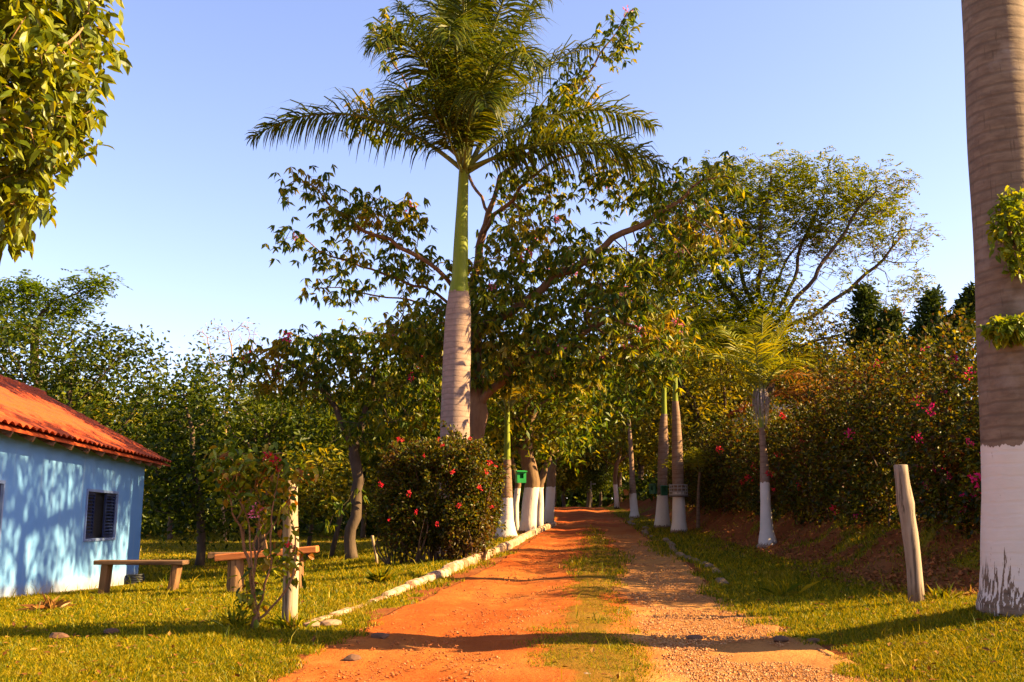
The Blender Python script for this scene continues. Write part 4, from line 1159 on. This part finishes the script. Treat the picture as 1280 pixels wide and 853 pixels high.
# row of whitewashed trees on the kerb side
for (label, ub, v0, d, r, fork, blobs, bark) in (
    ('thin dark whitewashed tree just behind the slender palm', 645, 664, 27.2, .085, (645, 575), [(650, 540, 40, 30), (640, 500, 40, 30)], None),
    ('stoutest whitewashed tree of the row nearest the kerb', 658, 667, 26.3, .20, (661, 560), [(690, 520, 50, 30), (660, 480, 50, 40), (720, 490, 40, 34), (640, 530, 30, 30)], None),
    ('crooked whitewashed tree forking behind the stoutest trunk', 673, 659, 28.6, .12, (668, 590), [(690, 550, 34, 22), (700, 500, 40, 30)], None),
    ('whitewashed tree at the curling end of the kerb', 685, 655, 31.2, .145, (690, 575), [(720, 540, 36, 24), (735, 470, 46, 36), (700, 450, 50, 30), (770, 500, 36, 26)], None)):
    b = np.array(at_ground(ub, d)); b[0] = P(ub, v0, d)[0]; b[2] = gz(b[0], d)
    f = P(*fork, d)
    limbs = [[b - np.array((0, 0, .08)), P((ub * 2 + fork[0]) / 3, 630, d), (P((ub + fork[0]) / 2, 605, d) + np.array((.05, 0, 0))), f]]
    if 'crooked' in label: limbs[0][2] = P(668, 596, d); limbs[0][3] = P(660, 575, d); limbs.append([P(674, 620, d), P(681, 590, d), P(692, 570, d)])
    bl = [B(u, v, d, ru, rv, 1.5, 80) for u, v, ru, rv in blobs]
    t_, _ = tree('whitewashed_tree', label, 'tree', b, limbs, bl, dict(k=26, spread=.38, L=.21, W=.09, lift=-.4), M['broad' if r > .1 else 'olive'], M['bark_white'], r, 'whitewashed trees along the kerb', step=.38, dk=.55, thr=.014, flare=1.28)
# whitewashed tree far up the bank
b = P(771, 621, 50); b[2] = gz(b[0], 50)
tree('whitewashed_tree', 'distant whitewashed tree on top of the bank beyond the leaning palm', 'tree', b, [[b - np.array((0, 0, .1)), P(772, 600, 50), P(775, 570, 50)], [P(774, 590, 50), P(780, 575, 50)]],
     [B(770, 540, 50, 40, 22, 2, 90), B(800, 530, 50, 40, 24, 2, 90), B(740, 560, 50, 30, 16, 1.5, 40)], dict(k=26, spread=.45, L=.28, W=.13), M['olive'], M['bark_white'], .11, None, step=.5, dk=.7)

# overhanging trees on the right of the track
d = 40
dense_tree('broadleaf_tree', 'spreading yellow green tree above the paired palms', 905, d,
           [B(800, 365, d, 60, 46, 2.2, 120), B(850, 410, d, 66, 46, 2.4, 130), B(780, 450, d, 56, 40, 2.2, 110), B(850, 480, d, 60, 40, 2.2, 120), B(905, 450, d, 50, 46, 2.2, 110), B(890, 530, d, 60, 34, 2, 110), B(820, 535, d, 50, 26, 1.8, 60), B(900, 575, d, 50, 24, 1.6, 60)],
           leaf='olive', group='trees along the track', r=.26, fork=(895, 560), style=dict(k=36, spread=.5, L=.25, W=.12, lift=-.3), step=.55, dk=.75)
d = 31
dense_tree('broadleaf_tree', 'yellow green tree between the acacia and the dark conifers', 1040, d,
           [B(1000, 450, d, 46, 34, 1.7, 80), B(1050, 435, d, 46, 36, 1.7, 90), B(1075, 470, d, 46, 34, 1.7, 90), B(985, 500, d, 40, 30, 1.5, 70), B(1020, 400, d, 30, 26, 1.2, 34)], leaf='olive', group='trees along the track', r=.14, fork=(1040, 540), style=dict(k=32, spread=.4, L=.18, W=.085))
# conifers beyond the hedge
def conifer(label, ub, d, pts, r0, seed):
    b = gp(ub, d); root = thing('conifer', label, 'conifer', b, group='conifers beyond the hedge')
    path = spline([b] + [P(u, v, d) for u, v in pts], 40); mb = MB()
    tube(mb, path - b, np.linspace(.11, .02, 40), 8); mb.build('trunk', M['bark_dark'], root, smooth=True)
    cp = []; co_ = []
    for q in range(78):
        t = (q + random.random()) / 78
        c0 = np.array([np.interp(t, np.linspace(0, 1, 40), path[:, k]) for k in range(3)])
        a = q * 2.4 + random.uniform(-.5, .5); ln = (r0 * (1 - t) ** .75 + .10) * random.uniform(.35, 1.25)
        dv = np.array((math.cos(a), math.sin(a), random.uniform(-.05, .7)))
        f = RNG.random(90) ** .8
        cp.append(c0 + dv * (ln * f)[:, None] + RNG.normal(size=(90, 3)) * (.10 + .05 * (1 - t))); co_.append(np.tile(dv, (90, 1)))
    cp = np.concatenate(cp); co_ = np.concatenate(co_)
    mb = MB(); add_leaves(mb, cp - b, co_ * .6 + RNG.normal(size=cp.shape) * .5 + (0, 0, .15), .17, .07, up=.3, droop=.2)
    mb.build('crown', M['conifer'], root)
conifer('dark columnar conifer half hidden behind the yellow green tree', 1086, 30, [(1085, 480), (1083, 420), (1082, 362)], 1.0, 3)
conifer('dark cone shaped conifer with a sharp tip against the sky', 1108, 29, [(1110, 480), (1112, 440), (1114, 392)], .85, 5)
conifer('ragged conifer with a bushy side branch against the sky', 1158, 27, [(1158, 470), (1156, 430), (1168, 370)], .95, 8)
conifer('leaning vine covered conifer next to the large palm', 1190, 26, [(1190, 450), (1200, 410), (1222, 364)], .8, 13)

# unseen tall tree to the right, crown clumped to dapple the house wall
bt = np.array((10.6, 13.2, gz(10.6, 13.2)))
tree('tall_tree', 'unseen tall slim tree beyond the hedge that dapples the house wall', 'tree', bt, [[bt, bt + (0, .1, 5), bt + (.1, 0, 10.5)]],
     [((9.6, 11.9, 11.4), (1.5, 1.6, .9), 34), ((9.8, 13.6, 11.7), (1.9, 1.8, 1.1), 60), ((9.9, 15.6, 12.0), (1.5, 1.6, 1.0), 46), ((10.9, 17.4, 12.9), (1.4, 1.5, .9), 44), ((11.8, 19.0, 13.8), (1.3, 1.2, .8), 30)],
     dict(k=75, spread=.26, L=.2, W=.1), M['broad'], M['bark'], .2, None, step=.5, dk=.8)

# wood behind the lawn and beyond the bend: a few kinds, copied
protos = []
for (nm, leaf, hgt, w, sd) in (('wood_tree', 'dense', 8.5, 3.0, 1), ('wood_tree', 'olive', 7.5, 2.8, 2), ('wood_tree', 'broad', 9.5, 3.2, 3)):
    bl = []
    for k in range(9):
        a = k * 2.4; rr = w * .55 * (k % 3) / 2
        bl.append(((math.cos(a) * rr, math.sin(a) * rr, hgt * (.34 + .56 * ((k * .37) % 1))), (w * .5, w * .5, hgt * .14), 62))
    t_, _ = tree(nm, '', 'tree', (0, 0, 0), [[(0, 0, -.3), (.1, 0, hgt * .2), (0, .1, hgt * .4)], [(.1, 0, hgt * .22), (.8, .3, hgt * .45)], [(0, .1, hgt * .3), (-.8, -.3, hgt * .5)]],
                 bl, dict(k=62, spread=.44, L=.24, W=.12), M[leaf], M['bark_dark'], .17, None, step=.5, dk=.75)
    protos.append(t_)
used = [False] * 3
def wood(u, d, kind, s, label, group, dx=0):
    b = gp(u, d, dx)
    o = protos[kind] if not used[kind] else copy_tree(protos[kind])
    used[kind] = True
    o.location = [float(x) for x in b]; o.rotation_euler = (0, 0, random.uniform(0, 6.28)); o.scale = (s * random.uniform(.9, 1.1), s * random.uniform(.9, 1.1), s)
    o['label'] = label; o['category'] = 'tree'; o['group'] = group
GW = 'shaded trees of the wood behind the lawn'; LW = 'one of the shaded broad trees in the wood behind the lawn'
for (u, d, k, s) in ((-60, 40, 0, .75), (60, 44, 2, .75), (150, 41, 1, .72), (215, 37, 0, .58), (270, 45, 2, .62), (345, 39, 0, .62), (400, 46, 1, .8), (455, 38, 2, .62), (500, 44, 0, .8), (545, 37, 0, .8), (590, 48, 1, 1.0),
                     (180, 52, 0, .78), (310, 54, 2, .78), (430, 56, 0, .9), (530, 58, 2, 1.0), (620, 40, 0, .9)):
    wood(u, d, k, s, LW, GW)
GB = 'dark trees beyond the bend of the track'; LB = 'one of the dark trees closing the view beyond the bend'
for (u, d, k, s) in ((640, 60, 2, 1.1), (690, 68, 0, 1.1), (735, 72, 0, 1.05), (775, 70, 2, 1.1), (820, 66, 0, 1.1), (660, 80, 0, 1.2), (715, 86, 2, 1.2), (760, 88, 0, 1.2), (680, 62, 1, .75), (705, 66, 2, .7), (750, 64, 0, .6)):
    wood(u, d, k, s, LB, GB)
GR = 'trees behind the hedge and paired palms'; LR = 'one of the leafy trees filling the gap behind the paired palms'
for (u, d, k, s) in ((855, 56, 1, 1.05), (900, 50, 0, .95), (945, 44, 1, .8), (985, 42, 2, .75), (1040, 40, 0, .6), (1100, 38, 1, .5), (925, 60, 2, 1.0), (800, 58, 1, .9), (1010, 54, 0, .8)):
    wood(u, d, k, s, LR, GR)
# trees on the open side behind the picture's right edge cast the bands of shade that cross the track

n = 120000
yy = RNG.uniform(76, 112, n); xx = RNG.uniform(-95, 75, n)
hh = (2.5 + 9 * fbm(xx * .12, yy * .12, 111)) * RNG.random(n) ** .9
pp = np.stack([xx, yy, ground_z(xx, yy) + hh], 1)
mb = MB(); add_leaves(mb, pp, RNG.normal(size=pp.shape) + (0, 0, -.1), .75, .42, up=.5)
tag(mb.build('far_wood', M['dense']), 'far wood closing the horizon behind all the trees', kind='stuff')
n = 60000
yy = RNG.uniform(38, 66, n); xx = np.where(RNG.random(n) < .62, RNG.uniform(-38, -3, n), RNG.uniform(-6, 10, n) + 0)
k = (xx < road_l(yy) - 1.2) | (yy > 71) | (xx > toe_x(yy) + .8); xx, yy = xx[k], yy[k]
hh = 2.1 * fbm(xx * .35, yy * .35, 101) ** 1.2 * RNG.random(len(xx)) ** .6
pp = np.stack([xx, yy, ground_z(xx, yy) + hh], 1)
mb = MB(); add_leaves(mb, pp, RNG.normal(size=pp.shape) + (0, 0, .2), .30, .15, up=.5)
tag(mb.build('undergrowth', M['dense']), 'dark undergrowth below the far trees', kind='stuff')

# ficus at the upper left, close to the camera
bf = np.array((-4.25, 5.9, gz(-4.25, 5.9)))
fc = np.array((-4.1, 5.9, 4.55))
att = []
fb_ = [((-4.2, 5.9, 4.5), (1.6, 1.5, 1.5), 420), ((-3.44, 5.75, 3.9), (.84, .9, 1.0), 210), ((-3.5, 5.9, 5.0), (.95, .9, 1.0), 200)]
tree('ficus_tree', 'clipped ficus with glossy yellow green leaves hanging over the lawn', 'tree', bf, [[bf, bf + (0, 0, 1.4), bf + (.05, 0, 2.4)], [bf + (0, 0, 2.2), (-3.7, 5.8, 3.4), (-3.2, 5.7, 4.0)], [bf + (0, 0, 2.3), (-4.4, 5.6, 3.6), (-4.5, 5.3, 4.4)], [bf + (0, 0, 2.3), (-4.0, 6.2, 3.7), (-3.8, 6.3, 4.6)]],
     fb_, dict(k=14, spread=.055, L=.098, W=.054, lift=-.55, droop=.3, fine=True), M['ficus'], M['twig'], .15, None, step=.12, dk=.15, r_tip=.004, thr=.0075, jitter=.2, boost=1.5)

# ================================================================== SHRUBS
def shrub(name, label, cat, b, lumps, nleaf, L, W, leaf, stems, group=None, shell=.55, up=.5):
    root = thing(name, label, cat, b, group=group); b = np.asarray(b, float)
    tot = sum(l[2] for l in lumps); pos = []; out = []
    for (c, r, w) in lumps:
        n = int(nleaf * w / tot); v = rand_dirs(n); a = RNG.uniform(shell ** 3, 1, n) ** (1 / 3)
        nz = .55 + .85 * vnoise(v[:, 0] * 2.3 + c[0] * 3, v[:, 1] * 2.3 + v[:, 2] * 3.1 + c[1] * 2, 5)
        pos.append(np.asarray(c) + v * np.asarray(r) * (a * nz)[:, None]); out.append(v)
    pos = np.concatenate(pos); out = np.concatenate(out)
    gzv = ground_z(pos[:, 0], pos[:, 1]) + .06
    k = pos[:, 2] > gzv; pos = pos[k]; out = out[k]
    ns = max(8, int(nleaf / 260))                       # long shoots that break the outline
    ix = RNG.choice(len(pos), ns, replace=False); sd_ = unit(out[ix] + RNG.normal(size=(ns, 3)) * .35 + (0, 0, .25))
    ln = RNG.uniform(.15, .5, ns); tt = RNG.random((ns, 34))
    sp = pos[ix][:, None] + sd_[:, None] * (ln[:, None] * tt)[..., None] + RNG.normal(size=(ns, 34, 3)) * .028 + (np.array((0, 0, -.22)) * (ln[:, None] * tt ** 2)[..., None])
    pos = np.concatenate([pos, sp.reshape(-1, 3)]); out = np.concatenate([out, np.repeat(sd_, 34, 0)])
    k = pos[:, 2] > ground_z(pos[:, 0], pos[:, 1]) + .04; pos = pos[k]; out = out[k]
    mb = MB(); add_leaves(mb, pos - b, out * .6 + RNG.normal(size=pos.shape) * .6 + (0, 0, .15), L, W, up=up, droop=.2)
    mb.build('foliage', M[leaf], root)
    mb = MB()
    for k in range(stems):
        c, r, w = lumps[random.randrange(len(lumps))]
        e = np.asarray(c) + rand_dirs(1)[0] * np.asarray(r) * random.uniform(.5, 1.0)
        s = np.array((c[0] + random.uniform(-.25, .25) * r[0], c[1] + random.uniform(-.3, .3) * r[1], 0)); s[2] = gz(s[0], s[1]) - .04
        if e[2] < s[2] + .2: continue
        m = (s + e) / 2 + RNG.normal(size=3) * .12
        p = spline([s, m, e], 9) - b
        tube(mb, p, np.linspace(.02, .005, 9), 4, cap=False)
    mb.build('stems', M['cane'], root)
    return root, pos, out
bb = np.array(at_ground(548, 17.6))
lm = []
for (u, v, dd, ru, rv, w) in ((548, 625, 0, 66, 66, 4), (505, 600, .2, 36, 46, 2), (590, 600, -.1, 36, 48, 2), (550, 575, 0, 52, 26, 2), (520, 655, -.1, 44, 40, 1.6), (580, 660, -.2, 42, 40, 1.8), (600, 640, -.1, 26, 36, 1), (490, 640, .1, 20, 30, .6)):
    lm.append((P(u, v, 17.6 + dd), (ru * PXM(17.6), min(ru, 55) * PXM(17.6), rv * PXM(17.6)), w))
bush, bp, bo = shrub('bougainvillea_bush', 'round bougainvillea bush with red blossoms at the kerb below the tall palm', 'bush', bb, lm, 32000, .066, .04, 'hedge', 90, shell=.4)
blooms(bush, [P(u, v, 16.7) for u, v in ((503, 551), (498, 549), (548, 549), (553, 557), (612, 578), (620, 583), (608, 590), (511, 617), (546, 655), (615, 634), (486, 650), (587, 548), (476, 606), (530, 570), (566, 590), (600, 610), (520, 640), (574, 632))], 'red', (.2, .42))
# bougainvillea hedge on the bank
hb = np.array((6.3, 18.0, gz(6.3, 18)))
lm = []
for k in range(30):
    y = 11.4 + k * .78 + random.uniform(-.2, .2)
    x = 6.5 + random.uniform(-.2, .25) - .012 * (y - 11)
    hgt = random.choice((1.8, 2.2, 2.6, 2.9, 3.15)) * random.uniform(.92, 1.06) * (1 if y < 21 else max(.7, 1 - (y - 21) * .025))
    z0 = gz(x, y)
    lm.append(((x - .3, y, z0 + .35), (.7, .7, .5), .8))
    lm.append(((x, y, z0 + hgt * .62), (random.uniform(.85, 1.1), .95, hgt * .44), 2.0))
    lm.append(((x - random.uniform(.1, .35), y + random.uniform(-.4, .4), z0 + hgt * .38), (.75, .8, hgt * .36), 1.0))
hedge, hp, ho = shrub('bougainvillea_hedge', 'long dark bougainvillea hedge dotted with magenta blossoms on top of the bank', 'hedge', hb, lm, 170000, .082, .05, 'hedge', 260, shell=.4)
sel = hp[(ho[:, 0] < -.25) | (ho[:, 2] > .55)]
near = sel[(sel[:, 1] < 17.5)]; far = sel[(sel[:, 1] >= 17.5) & (sel[:, 1] < 26)]
blooms(hedge, near[RNG.choice(len(near), 52, replace=False)] + (-.16, -.12, 0), 'magenta', (.35, .75))
blooms(hedge, far[RNG.choice(len(far), 30, replace=False)] + (-.16, -.12, 0), 'red', (.35, .75))

# plants growing on the near palm's trunk
for (label, u, v, d, ru, rv, n) in (('leafy climber hanging down the right side of the large palm trunk', 1268, 290, 8.1, 30, 62, 520), ('leafy clump growing round the large palm trunk under the climber', 1262, 411, 8.15, 36, 16, 420)):
    c = P(u, v, d); root = thing('trunk_plant', label, 'climbing plant', c, group='plants growing on the large palm')
    v_ = rand_dirs(n) * RNG.uniform(.3, 1, (n, 1)) ** .5 * np.array((ru * PXM(d), .16, rv * PXM(d)))
    mb = MB(); add_leaves(mb, v_, RNG.normal(size=(n, 3)) * .7 + (0, -.3, -.3), .075, .045, up=.4, droop=.3, fine=True); mb.build('foliage', M['fern'], root)
    mb = MB()
    for k in range(14):
        e = v_[RNG.integers(n)]; tube(mb, spline([(random.uniform(-.05, .1), .22, random.uniform(-.3, .3) * rv * PXM(d)), e * .5 + (0, .05, .04), e], 7), np.linspace(.007, .002, 7), 4, cap=False)
    mb.build('stem', M['twig'], root)

# rose bush in front of the lawn post
d = 9.3
rb = np.array(at_ground(323, d)); rb[2] = gz(rb[0], d)
limbs = [[rb - np.array((0, 0, .05)), P(320, 770, d), P(318, 745, d)],
         [P(320, 770, d), P(312, 710, d), P(300, 660, d), P(288, 630, d - .05), P(262, 578, d - .05)],
         [P(319, 760, d), P(318, 700, d + .05), P(328, 640, d + .05), P(345, 572, d + .05)],
         [P(322, 780, d), P(350, 745, d - .1), P(368, 705, d - .1), P(362, 640, d), P(350, 600, d)],
         [P(318, 740, d), P(323, 680, d - .08), P(324, 620, d - .1)], [P(312, 700, d), P(300, 640, d + .1), P(302, 600, d + .1)], [P(321, 775, d), P(310, 750, d), P(305, 720, d)],
         [P(325, 690, d), P(345, 650, d), P(372, 600, d)], [P(320, 780, d), P(334, 720, d + .1), P(330, 660, d + .12), P(318, 590, d + .1)], [P(316, 770, d), P(316, 720, d - .1), P(309, 650, d - .12), P(280, 600, d - .1)], [P(322, 770, d), P(338, 700, d - .12), P(340, 640, d - .12), P(352, 580, d - .1)], [P(300, 650, d), P(318, 610, d), P(322, 580, d)]]
blobs = [B(312, 590, d, 40, 24, .3, 34), B(285, 575, d, 24, 18, .2, 24), B(340, 572, d, 20, 12, .2, 14), B(375, 592, d, 22, 12, .18, 26), B(305, 592, d, 34, 22, .25, 44), B(325, 640, d, 26, 24, .25, 26), B(365, 690, d, 16, 26, .2, 16), B(310, 745, d, 14, 22, .15, 24), B(335, 610, d, 24, 20, .22, 26), B(285, 600, d, 20, 16, .2, 14)]
rose, tw = tree('rose_bush', 'leggy rose bush with bare reddish canes in front of the lawn post', 'rose bush', rb, limbs, blobs, dict(k=6, spread=.07, L=.085, W=.054, lift=-.3, fine=True), M['rose_leaf'], M['cane_red'], .034, None, step=.07, dk=.1, r_tip=.0035, thr=.0065, jitter=.2, flare=1.15, keep=.8, parts=('canes', 'foliage'))
blooms(rose, [P(338, 572, d - .1), P(345, 580, d - .1)], 'red', (.45, .55)); blooms(rose, [P(316, 642, d - .15), P(320, 636, d - .12)], 'pink', (.4, .5)); blooms(rose, [P(363, 683, d - .1)], 'red', (.3, .35))

# ================================================================== GRASS, STONES, LITTER
def blades(n, dmin, dmax, hmul=1.0, name='grass', xr=None):
    q = RNG.random(n); dd = 1 / (1 / dmin + q * (1 / dmax - 1 / dmin))
    x = RNG.uniform(-.62, .62, n) * dd
    x = x + RNG.normal(size=n) * .02; y = dd + RNG.normal(size=n) * .02
    m = grass_mask(x, y) * (.35 + .9 * fbm(x * 2.2, y * 2.2, 91))
    wall = (x < -7.0) & (y < 21.4) & (x < -6.75 - .105 * (y - 13.0) + .25)
    k = (RNG.random(n) < np.clip(m, 0, 1) ** .7 * 1.25) & ~wall
    x, y, dd = x[k], y[k], dd[k]; n = len(x)
    z = np.where((x > road_l(y)) & (x < road_r(y)), ground_z(x, y) + .012, ground_z(x, y))
    h = hmul * RNG.uniform(.016, .05, n) * (.65 + .8 * fbm(x * .9, y * .9, 95)) * np.clip(dd / 10, 1, 1.7)
    h = h * np.where(RNG.random(n) < .006, 3.2, 1)
    w = RNG.uniform(.005, .009, n) * np.clip(dd / 8, 1, 3.5)
    a = RNG.uniform(0, 6.283, n); b = RNG.uniform(0, 6.283, n)
    s = np.stack([np.cos(a), np.sin(a), np.zeros(n)], 1) * w[:, None] / 2
    ln = np.stack([np.cos(b), np.sin(b), np.zeros(n)], 1) * (h * RNG.uniform(.2, 1.1, n))[:, None]
    p = np.stack([x, y, z - .005], 1); upv = np.array((0, 0, 1.0)) * h[:, None]
    v = np.stack([p - s, p + s, p + upv * .6 + ln * .35 + s * .7, p + upv * .6 + ln * .35 - s * .7, p + upv * .95 + ln], 1)
    i = np.arange(n)[:, None] * 5
    mb = MB(); mb.add(v.reshape(-1, 3), i + [0, 1, 2, 3], i + [3, 2, 4])
    return tag(mb.build(name, M['grass']), 'short sunlit lawn grass with dry yellow patches', kind='stuff')
blades(760000, 6.0, 46.0)
def pebble_mesh(rad, mat):
    import bmesh
    bm = bmesh.new(); bmesh.ops.create_icosphere(bm, subdivisions=2, radius=rad)
    o = Vector((random.uniform(0, 90), 0, 0))
    for v in bm.verts:
        v.co *= 1 + .45 * mnoise.noise(v.co / rad * .9 + o); v.co.z *= .62
    me = bpy.data.meshes.new('stone'); bm.to_mesh(me); bm.free(); me.materials.append(mat); return me
M['stone'] = plain('dusty_stone', (.13, .06, .03), .9, .25)
M['stone_pale'] = plain('pale_stone', (.28, .17, .10), .9, .2)
stones = [pebble_mesh(.07, M['stone']) for _ in range(4)] + [pebble_mesh(.07, M['stone_pale']) for _ in range(2)]
for (u, v, d, s, k, lab) in ((418, 838 - 60, 9.8, 1.4, 4, 'flat pale stone sunk at the buried end of the kerb'), (862, 800, 8.9, .8, 0, 'dark stone lying on the gravel lane near the grass edge'), (968, 797, 8.8, .9, 1, 'reddish clod at the right edge of the gravel lane'),
                          (480, 795, 9.0, .9, 2, 'small red stone on the left edge of the track'), (445, 822, 7.9, .9, 3, 'red clod between the grass and the bare left lane'), (730, 838, 7.2, .8, 5, 'pale stone in the grassy middle of the track'),
                          (85, 806, 8.9, 1.1, 0, 'brown clod lying in the near lawn'), (150, 800, 9.1, .9, 1, 'darker clod lying in the lawn toward the rose bush'), (395, 778, 9.7, 1.1, 4, 'pale stone beside the foot of the lawn post'), (1008, 800, 8.7, .7, 2, 'small clod where the grass meets the gravel lane')):
    p = np.array(at_ground(u, d)); o = link('stone', stones[k]); o.location = (p[0], p[1], gz(p[0], p[1]) + .02); o.scale = (s * 1.2, s, s * .8); o.rotation_euler = (0, 0, random.uniform(0, 6))
    tag(o, lab, 'stone', 'loose stones and clods')
def pebbles(n, name, mat, dmin, dmax, t0, t1, smin, smax, label):
    q = RNG.random(n); y = 1 / (1 / dmin + q * (1 / dmax - 1 / dmin))
    t = np.clip(RNG.normal((t0 + t1) / 2, (t1 - t0) / 3.2, n), .01, .99)
    x = road_l(y) + (road_r(y) - road_l(y)) * t
    k = fbm(x * 1.5, y * 1.5, 83) > .42; x, y = x[k], y[k]; n = len(x)
    r = RNG.uniform(smin, smax, n) * RNG.random(n) ** .8 + smin * .5
    z = ground_z(x, y) + .012 + r * .15
    base = np.array([(1, 0, 0), (0, 1, 0), (-1, 0, 0), (0, -1, 0), (0, 0, .75), (0, 0, -.6)], float)
    f = np.array([(0, 1, 4), (1, 2, 4), (2, 3, 4), (3, 0, 4), (1, 0, 5), (2, 1, 5), (3, 2, 5), (0, 3, 5)])
    a = RNG.uniform(0, 6.28, n); V = base[None] * RNG.uniform(.6, 1.3, (n, 6, 1)) * r[:, None, None]
    X = V[..., 0] * np.cos(a)[:, None] - V[..., 1] * np.sin(a)[:, None]; Y = V[..., 0] * np.sin(a)[:, None] + V[..., 1] * np.cos(a)[:, None]
    v = np.stack([X + x[:, None], Y + y[:, None], V[..., 2] + z[:, None]], -1)
    mb = MB(); mb.add(v.reshape(-1, 3), None, (np.arange(n)[:, None, None] * 6 + f[None]).reshape(-1, 3))
    return tag(mb.build(name, mat), label, kind='stuff')
def grit_mat(name, cols):
    s = NT(name); g = s.n("ShaderNodeNewGeometry")
    return s.finish(s.ramp(g.outputs["Random Per Island"], [(k / (len(cols) - 1), c) for k, c in enumerate(cols)]), .9, None, .15)
pebbles(26000, 'gravel', grit_mat('pale_gravel', [(.25, .11, .038), (.36, .17, .062), (.30, .135, .048), (.40, .22, .095)]), 6.2, 26, .5, 1.0, .005, .016, 'pale gravel scattered over the right lane')
pebbles(9000, 'gravel', grit_mat('red_grit', [(.18, .055, .018), (.32, .10, .024), (.24, .075, .022)]), 6.2, 22, .0, .8, .005, .018, 'red grit and small clods on the left lane')
n = 1600
y = 1 / (1 / 6.5 + RNG.random(n) * (1 / 30 - 1 / 6.5)); x = RNG.uniform(-.6, .6, n) * y
k = ((grass_mask(x, y) > .3) | (x > toe_x(y))) & (x > -6.5); x, y = x[k], y[k]
mb = MB(); pp = np.stack([x, y, ground_z(x, y) + .035], 1)
add_leaves(mb, pp, RNG.normal(size=pp.shape) * (1, 1, .25), .06, .034, up=2.0, droop=.05)
tag(mb.build('fallen_leaves', M['litter']), 'brown fallen leaves strewn over the grass', kind='stuff')
n = 5200
y = 1 / (1 / 9.5 + RNG.random(n) * (1 / 34 - 1 / 9.5)); x = toe_x(y) + RNG.uniform(-.5, 2.2, n)
mb = MB(); pp = np.stack([x, y, ground_z(x, y) + .03], 1)
add_leaves(mb, pp, RNG.normal(size=pp.shape) * (1, 1, .4), .075, .036, up=1.6, droop=.1)
tag(mb.build('leaf_litter', M['litter']), 'brown leaf litter on the earth bank below the hedge', kind='stuff')
n = 4200
y = 1 / (1 / 9.0 + RNG.random(n) * (1 / 32 - 1 / 9.0)); x = toe_x(y) + RNG.normal(.25, .45, n)
k = grass_mask(x, y) < .5; x, y = x[k], y[k]; n = len(x)
mb = MB(); r = .008 + .045 * RNG.random(n) ** 3
base = np.array([(1, 0, 0), (0, 1, 0), (-1, 0, 0), (0, -1, 0), (0, 0, .75), (0, 0, -.6)], float)
f = np.array([(0, 1, 4), (1, 2, 4), (2, 3, 4), (3, 0, 4), (1, 0, 5), (2, 1, 5), (3, 2, 5), (0, 3, 5)])
V = base[None] * RNG.uniform(.6, 1.3, (n, 6, 1)) * r[:, None, None] + np.stack([x, y, ground_z(x, y) + r * .2], 1)[:, None]
mb.add(V.reshape(-1, 3), None, (np.arange(n)[:, None, None] * 6 + f[None]).reshape(-1, 3))
tag(mb.build('gravel', bpy.data.materials['red_grit']), 'red clods and grit fallen from the cut bank', kind='stuff')
# weeds: a low dead plant on the lawn and taller tufts
def tuft(name, label, cat, loc, n, L, W, mat, group=None, lift=1.0):
    root = thing(name, label, cat, loc, group=group); mb = MB()
    add_leaves(mb, RNG.normal(size=(n, 3)) * (.06, .06, .0), RNG.normal(size=(n, 3)) * (.6, .6, .2) + (0, 0, lift), L, W, up=.2, droop=.35)
    mb.build('foliage', M[mat], root)
    return root
tuft('dead_weed', 'brown dead weed flattened on the lawn left of the bench', 'weed', at_ground(72, 11.8), 70, .26, .03, 'litter', lift=.35)
tuft('grass_tuft', 'tuft of long grass at the foot of the lawn post', 'grass tuft', at_ground(372, 9.5), 45, .22, .018, 'grass', 'taller grass tufts')
tuft('grass_tuft', 'tuft of long grass beside the rose bush stem', 'grass tuft', at_ground(300, 9.3), 45, .22, .018, 'grass', 'taller grass tufts')
tuft('grass_tuft', 'tuft of long grass by the leaning grey post', 'grass tuft', at_ground(1165, 10.2), 40, .22, .018, 'grass', 'taller grass tufts')
tuft('grass_tuft', 'wide green tuft spreading on the lawn near the kerb', 'grass tuft', at_ground(482, 13.3), 110, .26, .03, 'grass', 'taller grass tufts')
tuft('grass_tuft', 'sparse stalks of grass on the verge below the bank', 'grass tuft', at_ground(975, 12.0), 24, .34, .014, 'grass', 'taller grass tufts')
